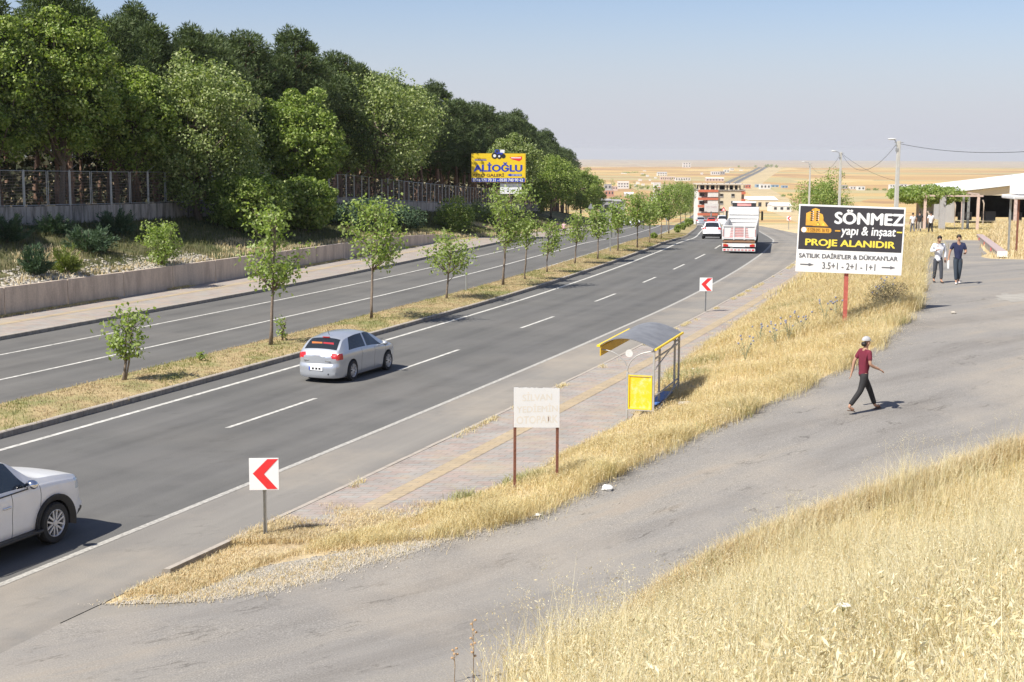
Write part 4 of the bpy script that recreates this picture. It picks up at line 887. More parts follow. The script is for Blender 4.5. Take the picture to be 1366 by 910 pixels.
# ------------------------------------------------------------------ buildings
def bld(name, label, u0, u1, v0, v1, D, wallm, roofm=None, depth=None, rows=2, cols_=3, pitch=0, rz=0, group=None, cat='building', win=True, winm=None, over=.3):
    """box building whose front fills u0..u1, v0..v1 at distance D"""
    if D >= 650: D = spot((u0+u1)/2, v1).y
    a = atd(u0, v1, D); c = atd(u1, v0, D); w_ = c.x-a.x; h = c.z-a.z; dp = depth or w_*.7; g = min(a.z, float(gz((a.x+c.x)/2, D)))
    t = thing(name, label, cat, ((a.x+c.x)/2, D, a.z), rz, group); ex = a.z-g+1.5
    hb = h-pitch
    MB().box((0, dp/2, hb/2-ex/2), (w_, dp, hb+ex)).build('wall', wallm, t)
    rm = roofm or wallm
    if pitch:
        e = over; vs = [(-w_/2-e, -e, hb+.003), (w_/2+e, -e, hb+.003), (w_/2+e, dp+e, hb+.003), (-w_/2-e, dp+e, hb+.003), (-w_/2-e, dp/2, h), (w_/2+e, dp/2, h)]
        MB().add(vs, [(0, 1, 5, 4), (2, 3, 4, 5), (0, 4, 3), (1, 2, 5), (3, 2, 1, 0)]).build('roof', rm, t)
    else: MB().box((0, dp/2, hb+.12), (w_+.3, dp+.3, .22)).build('roof', rm, t)
    if win:
        for r_ in range(rows):
            for c_ in range(cols_):
                x = -w_/2+w_*(c_+.5)/cols_; z = hb*(r_+.55)/rows; MB().box((x, -.04, z), (w_/cols_*.42, .1, hb/rows*.42)).build('window', winm or M['dark'], t)
    return t
def apartment():
    D = 470; t0 = atd(931, 296, D); t1 = atd(993, 247, D); W_ = t1.x-t0.x; k = FPX/D; g = float(gz(t0.x, D)); t = thing('apartment_building', 'unfinished five-storey apartment block with cream wall and terracotta balcony bands', 'building', (t0.x, D, t0.z), 0)
    X = lambda u: (u-931)/k; Z = lambda v: (296-v)/k; dp = 13
    sh = mat('shutter_grey', (.38, .38, .38), .6)
    MB().box(((X(957)+X(988))/2, dp/2, Z(255)/2-5), (X(988)-X(957), dp, Z(255)+10)).build('front_wall', M['cream'], t)
    MB().box(((X(932)+X(957))/2-.01, dp/2+1.5, Z(255)/2-5), (X(957)-X(932)-.02, dp-2, Z(255)+10)).build('side_wall', M['whitewall'], t)
    MB().box(((X(988)+X(993))/2+.01, dp/2+1, Z(255)/2-5), (X(993)-X(988)-.02, dp-2, Z(255)+10)).build('side_wall', mat('grey_render', (.36, .33, .30), .9), t)
    for v in (253.5, 264, 273.8, 284.5):
        MB().box(((X(931)+X(956.8))/2, .35, Z(v+1.5)), (X(956.8)-X(931), 2.2, 3.0/k)).build('balcony_band', M['orange'], t)
    for v in (256, 266): MB().box(((X(988.2)+X(993))/2, .2, Z(v+1.5)), (X(993)-X(988.2), 1.8, 3.6/k)).build('balcony_band', M['orange'], t)
    for v in (260, 270.5, 280): MB().box((X(950), .0, Z(v-.3)), (X(956.6)-X(943), 1.2, 6.6/k)).build('balcony_screen', M['whitewall'], t); MB().box((X(936), .8, Z(v)), (X(940)-X(933.5), .8, 4.6/k)).build('window', M['dark'], t)
    for v in (261, 270.5, 280.5):
        for u in (961.5, 976.5): f = MB().box((X(u), -.06, Z(v)), (4.6/k, .14, 4.8/k)).build('window', sh, t); MB().box((X(u), -.17, Z(v-.8)), (3.6/k, .08, 3/k)).build('pane', M['glass'], f)
    MB().box(((X(931)+X(993))/2, dp/2, Z(254)), (X(993)-X(931), dp+.5, .35)).build('floor_slab', M['concdark'], t)
    for u in (932, 940, 946, 953.5, 957.5, 967, 971, 978, 984, 992):
        for y_ in (.3, dp-.5): MB().box((X(u), y_, (Z(254)+Z(247.5))/2), (.55, .5, Z(247.5)-Z(254))).build('column', M['cream'], t)
    MB().box(((X(931)+X(993))/2, dp/2, Z(247)+.1), (X(993)-X(931)+.6, dp+.8, .35)).build('roof_slab', mat('raw_slab', (.52, .46, .37), .9), t)
    MB().box(((X(931)+X(993))/2, dp*.6, (Z(254)+Z(247.5))/2), (X(990)-X(934), dp*.4, Z(247.5)-Z(254)-.3)).build('core', M['dark'], t)
    for u in (936, 943, 949, 955, 965, 972, 980, 989): MB().tube((X(u), 1, Z(247)), (X(u)+.1, 1, Z(244.6)), .09, n=4).build('rebar', M['rust'], t)
apartment()
M['tin'] = mat('white_tin_roof', (.80, .80, .78), .5, var=.05, scale=.2); M['bluetin'] = mat('blue_tin', (.25, .38, .52), .6)
M['pinkw'] = stainmat('pinkish_plaster', (.66, .50, .42), (.55, .42, .35), .4, .3); M['greyw'] = stainmat('grey_block_wall', (.42, .41, .40), (.32, .31, .31), .5, .3)
HG = 'low houses scattered over the valley and the hill beyond the road'
W_ = M['whitewall']
bld('warehouse', 'long cream warehouse with a shallow white roof right of the truck', 999, 1038, 263, 280, 760, M['cream'], M['tin'], 40, 1, 4, 2.4)
bld('shed_building', 'low white shed with a white roof beside the cream warehouse', 1030, 1056, 271, 282.5, 720, W_, M['tin'], 22, 1, 3, 2)
bld('grey_workshop', 'grey walled workshop behind the median trees, left', 802, 816, 268, 290, 330, M['greyw'], M['greyw'], 8, 1, 1, 0)
bld('grey_workshop', 'second grey walled workshop behind the median trees, with a stained side', 818, 834, 269, 289, 335, M['greyw'], M['greyw'], 8, 2, 1, 0)
bld('village_house', 'unfinished brick house with an orange red tarpaulin, left of the town', 807, 819, 254, 261.5, 1050, M['brickc'], W_, None, 1, 3, 0, 0, HG)
bld('village_house', 'grey blue house at the left edge of the town by the trees', 806, 816, 246, 253.5, 1350, M['greyw'], M['greyw'], None, 1, 2, 0, 0, HG)
bld('village_house', 'largest cream house on the slope left of the striped block', 824, 839, 242, 250.5, 1500, W_, M['pinkw'], None, 2, 4, 2, 0, HG)
bld('village_house', 'white greenhouse roof among trees below the largest cream house', 833, 845, 256.5, 261.5, 1000, W_, M['tin'], None, 1, 3, 1.5, 0, HG, win=False)
bld('village_house', 'pink low house left of the largest cream one', 814, 824, 249, 253.5, 1380, M['pinkw'], M['pinkw'], None, 1, 3, 0, 0, HG)
bld('village_house', 'tiny white house seen between the median trees', 869, 876, 263, 268.5, 950, W_, M['tin'], None, 1, 2, 1.5, 0, HG)
s_ = bld('striped_block', 'narrow block striped white and orange above the median trees', 872, 881.5, 244, 262, 1150, W_, W_, 8, 1, 1, 0, win=False)
for v in (246.5, 250.5, 254.5): MB().box((0, -.1, (262-v)*1150/FPX), (5.9, .3, 1.1)).build('orange_band', M['orange'], s_)
bld('village_house', 'long row building with many openings on the hillside, left half', 881, 901, 236, 240.5, 1950, M['pinkw'], W_, 12, 1, 7, 0, 0, HG)
bld('village_house', 'long row building on the hillside, right half with dark openings', 901, 921, 237, 241.5, 1900, W_, M['pinkw'], 12, 1, 6, 0, 0, HG)
bld('village_house', 'white farmhouse cluster above the long hillside row', 877, 890, 229.5, 235, 2350, W_, M['greyw'], 16, 2, 4, 2, 0, HG)
bld('village_house', 'isolated white block standing on the skyline of the hill', 911, 921.5, 217, 223.5, 3300, W_, W_, 12, 2, 3, 0, 0, HG)
bld('village_house', 'pale building left of the distant climbing road', 949, 960, 229, 233.5, 2350, W_, W_, 12, 1, 4, 0, 0, HG)
bld('village_house', 'darker building beside the distant climbing road', 961, 967, 229, 233, 2400, M['greyw'], M['greyw'], 12, 1, 2, 0, 0, HG)
bld('village_house', 'small white house nearest the distant climbing road', 966, 973, 226.5, 230.5, 2650, W_, W_, 12, 1, 2, 0, 0, HG)
bld('village_house', 'tiny white house highest beside the distant road', 974, 979, 224.5, 227.5, 2900, W_, W_, 12, 1, 2, 0, 0, HG)
bld('village_house', 'pinkish long building low behind the apartment block', 942, 966, 237, 242, 1880, M['pinkw'], W_, 14, 1, 6, 1.5, 0, HG)
bld('container_shed', 'orange and blue container shed right of the distant road', 994.5, 1001.5, 246.5, 251.5, 1520, M['orange'], M['bluetin'], 8, 1, 2, 0, 0, 'blue roofed sheds in the field')
bld('container_shed', 'long blue roofed shed behind the white house in the field', 1008, 1018, 246.5, 250, 1560, M['bluetin'], M['bluetin'], 8, 1, 2, 0, 0, 'blue roofed sheds in the field')
bld('field_house', 'white house with a flat roof between the blue sheds in the field', 1014, 1028, 246, 252.5, 1450, W_, M['tin'], 10, 1, 3, 0)
bld('container_shed', 'blue shed just right of the white field house', 1029, 1039, 247, 250, 1560, M['bluetin'], M['bluetin'], 8, 1, 2, 0, 0, 'blue roofed sheds in the field')
bld('container_shed', 'small blue shed alone, rightmost in the field', 1043, 1051, 248, 251, 1560, M['bluetin'], M['bluetin'], 8, 1, 2, 0, 0, 'blue roofed sheds in the field')
bld('village_house', 'low white house left of the middle street lamp pole foot', 1123.5, 1131, 247.5, 252.5, 1500, M['greyw'], M['greyw'], 8, 1, 2, 0, 0, HG)
bld('village_house', 'pair of white cubes right of the middle street lamp pole', 1134, 1142, 249, 253, 1500, W_, W_, 8, 1, 2, 0, 0, HG)
bld('village_house', 'bright white cube halfway between two street lamp poles', 1144, 1154, 249, 254, 1480, W_, W_, 8, 1, 2, 0, 0, HG)
bld('village_house', 'white two-storey house left of the nearest street lamp pole', 1187, 1197, 246.5, 253.5, 1480, W_, W_, 8, 2, 3, 0, 0, HG)
bld('village_house', 'white two-storey house right of the nearest street lamp pole', 1201, 1210, 246, 253, 1480, W_, M['greyw'], 8, 2, 2, 0, 0, HG)
bld('village_house', 'long low white house above the vine pergola', 1211, 1230, 246.5, 250.5, 1600, W_, M['pinkw'], 8, 1, 5, 0, 0, HG)
bld('village_house', 'pale house right above the vine pergola, near the shed roof', 1231, 1243, 246.5, 250, 1600, W_, W_, 8, 1, 3, 0, 0, HG)
bld('field_barn', 'dark shed low in the left field of the hill', 829, 836, 231, 233, 2600, M['tin'], M['tin'], 10, 1, 1, 0, win=False)
rr_ = random.Random(5)
pos = ['left of', 'above', 'behind', 'near', 'below', 'past']
for i, (u, v) in enumerate(((855, 233.5), (858, 230), (862, 236), (866, 241), (852, 241), (849, 244.5), (873, 238), (846, 248), (869, 245), (935, 233), (987, 228), (856, 247))):
    s = rr_.uniform(2.4, 4.5); h = rr_.uniform(1.5, 2.6); sx, sz = ray(u, v); D_ = 2300-(v-230)*65
    bld('distant_hut', 'tiny pale hut on the hillside among others', u, u+s, v-h, v, D_, W_, W_ if i % 2 else M['pinkw'], 6, 1, 1, 0, 0, 'tiny huts dotted over the hillside', win=False)
# roadside white board beside the distant cars
def white_board():
    D = 262; c = atd(949, 277, D); g = float(gz(c.x, D)); k = FPX/D; t = thing('roadside_board', 'blank whitish board on one post before the apartment block', 'billboard', (c.x, D, g), 0)
    MB().box((0, 0, c.z-g), (18.5/k, .2, 10.5/k)).build('board', W_, t); MB().tube((0, .15, -1), (0, .15, c.z-g), .14, n=8).build('post', M['galv'], t)
    text_mesh('OTO YIKAMA', 14/k, 2.6/k, 0, c.z-g+.1, mat('faint_pink_print', (.62, .46, .46), .6), t, y=-.11)
white_board()
# ------------------------------------------------------------------ distant trees
def far_tree(u, vb, w, h, label, m='leafbig'):
    b = spot(u, vb); k = FPX/b.y; n = 260; rx, rz = w/2/k, h/2/k; C, Dn, _ = crown_pts((0, 0, rz), (rx, rx, rz), 14, n, (.3, .5), .3, .9); V, F = leaves(C, Dn, rx*.22)
    t = thing('distant_tree', label, 'tree', b, 0, 'small trees dotted over the valley and the hill'); link('crown', npmesh('crown', V, F, M[m]), t); MB().tube((0, 0, -.3), (0, 0, rz), rx*.08, rx*.05, 5).build('trunk', M['bark'], t)
for u, v, w, h, l_ in ((985.5, 223.5, 4, 3, 'dark round tree on the skyline left of the distant road'), (1008, 223.5, 4, 3.4, 'dark round tree on the skyline right of the distant road'), (1023, 223.6, 7, 4.6, 'largest dark tree clump on the skyline'),
                   (1029, 223.6, 6, 4.4, 'tree in the skyline clump, right of the largest'), (1036, 223.6, 6, 3.6, 'last tree of the skyline clump'), (816, 246, 5, 9, 'dark cypress like tree left of the largest cream house'), (819, 248, 6, 5, 'bush below the dark cypress like tree'),
                   (846, 250, 5, 8, 'dark conifer right of the largest cream house'), (841, 250, 7, 5, 'dark bushes touching the largest cream house'), (850, 250, 7, 4, 'low dark trees between the conifer and the town'), (856, 252, 8, 5, 'trees in the gap left of the striped block'),
                   (863, 252, 7, 6, 'tree just left of the striped block'), (885, 252, 6, 6, 'tree just right of the striped block'), (840, 265, 14, 5, 'hedge like trees below the white greenhouse roof'), (820, 268, 16, 5, 'dark hedge under the brick house'), (858, 266, 12, 10, 'taller trees in the hollow before the town'),
                   (1158, 254, 6, 2.6, 'low dark trees beside the bright white cube'), (1168, 254, 8, 2.8, 'low dark trees between the white cubes and the lamp pole'), (1180, 254, 7, 2.4, 'dark trees just left of the white two-storey house'), (1090, 247, 6, 2.5, 'tiny dark trees in the field above the bushy tree'),
                   (836, 232, 14, 1.8, 'dark line of trees low on the hill field'), (848, 231.5, 12, 1.6, 'thin dark line of trees farther right on the hill field'), (1044, 262, 8, 2.6, 'dark bushes in the field right of the warehouse'), (1054, 261, 8, 2.4, 'dark bushes next to others in the field right of the warehouse'), (858, 235, 8, 2, 'shrubs near the tiny huts')):
    far_tree(u, v, w, h, l_)
# ------------------------------------------------------------------ open shed, pergola, kiosk on the right
def open_shed():
    A = atd(1283, 254, 150); g = float(gz(A.x, 150)); t = thing('open_shed', 'long open-fronted shed with a white metal roof and dark inside, at right', 'shed', (A.x, 150, g), R(-9)); ze = A.z-g; w_, dp, ri = 26., 26., 1.7
    vs = [(-.4, -.4, ze), (w_/2, -.4, ze+ri), (w_+.4, -.4, ze), (-.4, dp, ze), (w_/2, dp, ze+ri), (w_+.4, dp, ze)]; vs += [(a, b, c-.12) for a, b, c in vs]
    MB().add(vs, [(0, 1, 4, 3), (1, 2, 5, 4), (6, 9, 10, 7), (7, 10, 11, 8), (0, 6, 7, 1), (1, 7, 8, 2), (3, 4, 10, 9), (4, 5, 11, 10), (0, 3, 9, 6), (2, 8, 11, 5)]).build('roof', M['tin'], t)
    MB().add([(0, .05, ze-.5), (w_, .05, ze-.5), (w_, .05, ze-.15), (w_/2, .05, ze+ri-.15), (0, .05, ze-.15)], [(0, 1, 2, 3, 4)]).build('gable', M['cream'], t)
    MB().box((w_/2, dp-.2, ze/2-.2), (w_, .2, ze+.4)).build('back_wall', mat('dark_block_wall', (.10, .10, .10), .9, var=.4, scale=.8), t); MB().box((w_, dp/2, ze/2-.2), (.2, dp, ze+.4)).build('side_wall', M['greyw'], t)
    MB().box((.1, dp*.6, ze/2-.2), (.2, dp*.75, ze+.4)).build('side_wall', M['greyw'], t)
    MB().box((w_/2, dp/2, ze-.25), (w_-.5, dp-1, .1)).build('ceiling', M['dark'], t)
    for x in (.2, 5.5, 11, 17, 23): MB().box((x, .1, ze/2-.3), (.3, .3, ze+.5)).build('column', mat('rusty_column', (.52, .40, .36), .9, var=.4, scale=3) if x == .2 else bpy.data.materials['rusty_column'], t)
    for i in range(8): MB().box((2+i*2.6+random.uniform(-.5, .5), dp*.3+random.uniform(-3, 3), .4), (1.2, 1, random.uniform(.5, 1.3)), rz=random.random()).build('stored_goods', M['greyw'], t)
open_shed()
def pergola():
    D = 126; A = atd(1240, 262, D); g = float(gz(A.x, D)); h = A.z-g; t = thing('pergola', 'vine pergola of concrete and metal columns left of the open shed', 'pergola', (A.x, D, g), R(-6)); k = FPX/D
    for x, y, w_, m in ((-.35, 0, .22, 'pinkw'), (1.15, 0, .5, 'greyw'), (3.0, .3, .16, 'galv'), (4.2, 0, .22, 'pinkw'), (-.3, 4, .2, 'pinkw'), (4.2, 4, .2, 'galv')): MB().box((x, y, h/2-.2), (w_, w_, h+.4)).build('column', M[m], t)
    MB().box((2, -.05, h+.06), (5.2, .14, .14)).box((2, 4.05, h+.06), (5.2, .14, .14)).box((-.4, 2, h+.2), (.12, 4.2, .12)).box((4.2, 2, h+.2), (.12, 4.2, .12)).build('beam', mat('pinkish_beam', (.55, .42, .36), .8), t)
    C, Dn, _ = crown_pts((.2, 2, h+.1), (3.4, 2.6, .8), 90, 9500, (.2, .3), .1, .6, -1.2); V, F = leaves(C, Dn, .24); link('vine', npmesh('vine', V, F, M['leaf']), t)
    MB().box((.3, 3.0, h*.4-.2), (1.3, .1, h*.85)).build('screen_wall', M['greyw'], t)
pergola()
def kiosk():
    D = 74; A = atd(1347, 260, D); g = float(gz(A.x+1, D)); k = FPX/D; t = thing('roadside_kiosk', 'white rooftop box on a slab held by steel posts, cut by the right edge', 'kiosk', (A.x+.45, D, g), R(-3)); h = A.z-g
    MB().box((1.4, .8, h+.52), (2.8, 1.6, 1.0)).build('roof_box', M['white'], t, bevel=.03); MB().box((1.3, .9, h-.13), (3.2, 2.2, .2)).build('slab', mat('grey_slab', (.62, .62, .62), .6), t, bevel=.05)
    MB().box((1.4, .75, h*.45), (.9, .9, h*.9)).build('cabin', mat('pale_teal_panel', (.45, .52, .52), .5), t)
    for x, y in ((.12, .3), (2.5, .3), (.12, 1.7), (2.5, 1.7)): MB().box((x, y, h/2-.15), (.09, .09, h)).build('post', M['rust'] if x < 1 and y < 1 else M['galv'], t)
    MB().box((1.4, .28, h*.5), (.5, .03, h*.6)).build('door', M['glass'], t); MB().box((1.2, .25, .12), (.7, .5, .35)).build('base_block', M['concdark'], t)
kiosk()
for i, (u, vb, hpx, l_) in enumerate(((1273, 303, 34, 'leaning concrete fence post left of the two nearest the open shed'), (1311, 300, 33, 'bent-topped concrete fence post before the middle of the open shed'), (1238, 312, 30, 'thin leaning fence post beside the far walkers'), (1349, 296, 30, 'concrete fence post just left of the kiosk'))):
    b = spot(u, vb); k = FPX/b.y; h = hpx/k; t = thing('fence_post', l_, 'fence post', b, 0, 'concrete fence posts before the open shed'); MB().path([(0, 0, -.2), (.03, 0, h*.85), (-.12, 0, h)], .07, 6).build('post_shaft', M['conc'], t)
# loading ramp with painted kerb
def ramp_wall():
    a, b = spot(1303, 318), spot(1331, 344); v = b-a; L_ = Vector((v.x, v.y)).length; t = thing('ramp_kerb', 'low pink topped barrier with red marks along the ramp before the open shed', 'barrier', a, math.atan2(v.y, v.x)); dz = (b.z-a.z)
    def slab(z0, z1, y0, y1, m, n, x0=0, x1=None):
        x1 = L_ if x1 is None else x1; q = lambda x: dz*x/L_
        MB().add([(x0, y0, q(x0)+z0), (x1, y0, q(x1)+z0), (x1, y1, q(x1)+z0), (x0, y1, q(x0)+z0), (x0, y0, q(x0)+z1), (x1, y0, q(x1)+z1), (x1, y1, q(x1)+z1), (x0, y1, q(x0)+z1)], [(3, 2, 1, 0), (4, 5, 6, 7), (0, 1, 5, 4), (1, 2, 6, 5), (2, 3, 7, 6), (3, 0, 4, 7)]).build(n, m, t)
    slab(-.3, .24, 0, .38, M['concdark'], 'barrier_body'); slab(.243, .31, -.03, .41, mat('pinkish_coping', (.44, .34, .32), .8), 'coping')
    for i in range(3): slab(.03, .2, -.02, -.002, M['red'], 'red_mark', L_*(.15+.3*i), L_*(.15+.3*i)+1.0)
    slab(.05, .32, -.04, .42, W_, 'white_end', L_+.005, L_+.12)
ramp_wall()
# ------------------------------------------------------------------ vehicles (local: +x forward, +y left)
def paintmat(name, col, metal=.0, rough=.28):
    m, n, l, b = nodes(name); t = tex(n, l, 'ShaderNodeTexNoise', 3, 5, .6, coords(n, l))
    l.new(ramp(n, l, t.outputs[0], [(.35, tuple(c*.93 for c in col)), (.7, col)]).outputs[0], b.inputs['Base Color'])
    b.inputs['Metallic'].default_value = metal; b.inputs['Roughness'].default_value = rough; b.inputs['Coat Weight'].default_value = .5; b.inputs['Coat Roughness'].default_value = .08
    return m
M['silver'] = paintmat('silver_car_paint', (.52, .545, .585), .5, .3); M['carwhite'] = paintmat('white_car_paint', (.86, .86, .87)); M['carblack'] = paintmat('dark_car_paint', (.03, .03, .035))
M['tail'] = mat('tail_light_red', (.55, .02, .025), .15, var=.1, spec=.8); M['lens'] = mat('headlight_lens', (.50, .56, .62), .08, .3, var=.2, spec=.9); M['rim'] = mat('alloy_rim', (.66, .66, .67), .35, .4, var=.05)
M['chrome'] = mat('chrome', (.75, .75, .76), .12, 1, var=.02); M['orangelens'] = mat('orange_lens', (.8, .28, .02), .2)
def wheel(t, x, y, r, w_=.22, spokes=5, double=False):
    s = 1 if y > 0 else -1; Q = Matrix.Translation((x, y, r)) @ Matrix.Rotation(R(-90)*s, 4, 'X')
    ty = MB().lathe([(r*.62, -w_/2), (r*.90, -w_/2), (r*.985, -w_*.36), (r, -w_*.15), (r, w_*.15), (r*.985, w_*.36), (r*.92, w_/2), (r*.66, w_/2), (r*.62, w_*.35), (r*.62, -w_/2)], 32, Q).build('wheel', M['rubber'], t, smooth=True, angle=50)
    rm = MB(); rm.lathe([(r*.68, w_*.47), (r*.64, w_*.50), (r*.60, w_*.38), (r*.60, -w_*.3)], 32, Q)
    for i in range(spokes):
        for dq in ((-.10, .10) if spokes < 9 else (0,)):
            a = 2*math.pi*i/spokes; A_ = Matrix.Rotation(a, 4, 'Z'); p0 = Vector((r*.12, 0, w_*.42)); p1 = Vector((r*.63, r*dq*2.0, w_*.46)); hw = r*.045
            vs = [p0+Vector((0, -hw, 0)), p0+Vector((0, hw, 0)), p1+Vector((0, hw, 0)), p1+Vector((0, -hw, 0))]; vs += [v-Vector((0, 0, .03)) for v in vs]
            rm.add(vs, [(0, 3, 2, 1), (4, 5, 6, 7), (0, 1, 5, 4), (1, 2, 6, 5), (2, 3, 7, 6), (3, 0, 4, 7)], Q @ A_)
    rm.lathe([(0, w_*.46), (r*.14, w_*.46), (r*.16, w_*.40)], 16, Q); rm.build('rim', M['rim'], ty)
    MB().lathe([(0, w_*.1), (r*.61, w_*.1)], 24, Q).build('brake_disc', M['dark'], ty)
def car(name, label, cat, sp, pm, loc, rz, scale=1, group=None):
    t = thing(name, label, cat, loc, rz, group); t.scale = (scale,)*3
    Lh = sp['L']/2; W2 = sp['W']/2; top = pchip(*zip(*sp['top'])); belt = pchip(*zip(*sp['belt'])); hw = pchip(*zip(*sp['plan'])); zb = sp['zb']
    c0 = [-Lh]+[q for w in sp['side'] for q in (w[0], w[2])]+[sp['ws'][1]+.12, Lh]; c1 = [-Lh]+[q for w in sp['side'] for q in (w[1], w[3])]+[sp['ws'][1]+.12, Lh]
    xs = sorted(set([round(x, 4) for x in np.linspace(-Lh, Lh, int(sp['L']/.034))]+c0[1:-2]+[s+d_ for s in sp.get('seams', []) for d_ in (-.007, .007)]))
    xs = [x for i, x in enumerate(xs) if i == 0 or x-xs[i-1] > .004]
    nl, nu, nr = 12, 9, 8; X0 = np.array(xs); nx, nj = len(xs), nl+nu+nr+1; P3 = np.zeros((nx, nj, 3))
    for j in range(nj):
        s = min(1, max(0, (j-nl)/nu)); x = np.interp(X0, c0, np.array(c0)*(1-s)+np.array(c1)*s); w_ = hw(x)*W2; zt = top(x); zbe = np.minimum(belt(x), zt-.05)
        gh = np.clip((zt-zbe-.05)/.42, 0, 1); ze = zt-.035-.03*gh; yi = w_*.955-(.03+sp['tumble']*gh)
        if j <= nl: s = j/nl; y = w_*(1-.09*(1-s)**2.2-.045*s**5+.012*math.sin(s*9)); z = zb+(zbe-zb)*s
        elif j <= nl+nu: y = w_*.955+(yi-w_*.955)*s+.02*gh*s*(1-s); z = zbe+(ze-zbe)*s
        else: s = (j-nl-nu)/nr; y = yi*(1-s); z = ze+(zt-ze)*(1-(1-s)**2.4)
        bz = np.clip((sp.get('bump', .60)-z)/.06, 0, 1)*np.clip((z-zb+.05)/.12, 0, 1); en = np.clip((np.abs(x)-Lh+.22)/.22, 0, 1); x = x+np.sign(x)*en*bz*.07
        P3[:, j, 0] = x; P3[:, j, 1] = y+bz*en*.015*(j <= nl); P3[:, j, 2] = z
    # wheel arches
    ins = np.zeros((nx, nj), bool)
    for wx in sp['wheels']:
        Ra = sp['R']*1.13; zc = sp['R']*1.02
        dx = P3[:, :, 0]-wx; dz = P3[:, :, 2]-zc; up = dz > 0; d_ = np.where(up, np.sqrt(dx**2+dz**2), np.abs(dx)); side = (np.arange(nj) <= nl)[None, :]
        i_ = (d_ < Ra) & side; ins |= i_
        f = np.where(d_ > 1e-4, Ra/np.maximum(d_, 1e-4), 1); P3[:, :, 0] = np.where(i_, wx+dx*f, P3[:, :, 0]); P3[:, :, 2] = np.where(i_ & up, zc+dz*f, P3[:, :, 2])
    parts = {}; V = []
    def put(key, quad):
        p = parts.setdefault(key, MB()); p.add(quad, [tuple(range(len(quad)))])
    def classify(c, i, j):
        x, y, z = c; s = (j-nl)/nu
        for sn in sp.get('seams', []):
            if abs(x-sn) < .0075 and 1 <= j < nl: return 'seam'
        if sp.get('clad') and z < sp['clad']: return 'cladding'
        if nl <= j < nl+nu and .06 < s < .92:
            for q_, (a0, a1, b0, b1) in enumerate(sp['side']):
                if a0 < (X0[i]+X0[i+1])/2 < b0: return 'side_window#%d' % q_
        if j >= nl+nu+1:
            for n_, a, b_ in (('windscreen', *sp['ws']), ('rear_window', *sp['rw'])):
                if a < x < b_: return n_
        for z_ in sp.get('zones', []):
            if z_[1](x, abs(y), z): return z_[0]
        return 'body'
    for i in range(nx-1):
        for j in range(nj-1):
            if ins[i, j] and ins[i+1, j] and ins[i, j+1] and ins[i+1, j+1]: continue
            q = [P3[i, j], P3[i+1, j], P3[i+1, j+1], P3[i, j+1]]; c = sum(q)/4; key = classify(c, i, j)
            for sg in (1, -1):
                k2 = key+('#%d' % sg if key in sp.get('pair', ()) or 'side_w' in key else ''); put(k2, [(p[0], p[1]*sg, p[2]) for p in (q if sg > 0 else q[::-1])])
    for end, i in ((-1, 0), (1, nx-1)):                              # bowed end caps
        nc = 10; g = []
        for j in range(nj-1):
            g.append([(P3[i, j, 0]+end*.11*(1-abs(2*k/nc-1)**2.6)*min(1, (nj-1-j)/6), P3[i, j, 1]*(1-2*k/nc), P3[i, j, 2]) for k in range(nc+1)])
        for j in range(len(g)-1):
            for k in range(nc):
                q = [g[j][k], g[j][k+1], g[j+1][k+1], g[j+1][k]]; c = np.mean(np.array(q), 0); key = 'body'
                for z_ in sp.get('zones', []):
                    if z_[1](c[0], abs(c[1]), c[2]): key = z_[0]
                if end < 0 and sp.get('rwcap') and sp['rwcap'](abs(c[1]), c[2]): key = 'rear_window'
                k2 = key+('#%d' % (1 if c[1] > 0 else -1) if key in sp.get('pair', ()) else ''); put(k2, q)
        j = len(g)-1; put('body', [tuple(p) for p in g[j]]+[(P3[i, nj-1, 0], 0, P3[i, nj-1, 2])])
    mats = dict(body=pm, seam=M['black'], cladding=M['black'], side_window=M['glass'], windscreen=M['glass'], rear_window=M['glass'], tail_light=M['tail'], headlight=M['lens'], grille=M['black'], bumper_trim=M['black'])
    for key, mb in parts.items():
        nm = key.split('#')[0]; me = mb.mesh(nm, mats[nm], True, fix=False); bm = bmesh.new(); bm.from_mesh(me); bmesh.ops.remove_doubles(bm, verts=bm.verts, dist=.002); bmesh.ops.recalc_face_normals(bm, faces=bm.faces); bm.to_mesh(me); bm.free()
        me.set_sharp_from_angle(angle=R(38)); me.shade_smooth() if False else None; link('body' if nm == 'body' else nm, me, t)
    MB().box((0, 0, zb+.16), (sp['L']*.93, sp['W']*.60, .30)).box((0, 0, zb+.42), (sp['L']*.60, sp['W']*.86, .34)).build('underbody', M['dark'], t)
    MB().box((0, 0, zb+.02), (sp['L']*.80, sp['W']*.90, .10)).build('sill_skirt', M['black'], t)
    for wx in sp['wheels']:
        for s in (1, -1): wheel(t, wx, s*(W2-.115), sp['R'], spokes=sp.get('spokes', 5))
    return t
def mirror(t, x, y, z, m, s=1):
    for sg in (1, -1): MB().ball((x, sg*(y+.10), z), (.09*s, .11*s, .075*s), 12).box((x+.02, sg*y, z-.04), (.06, .12, .03)).build('mirror', m, t, smooth=True)
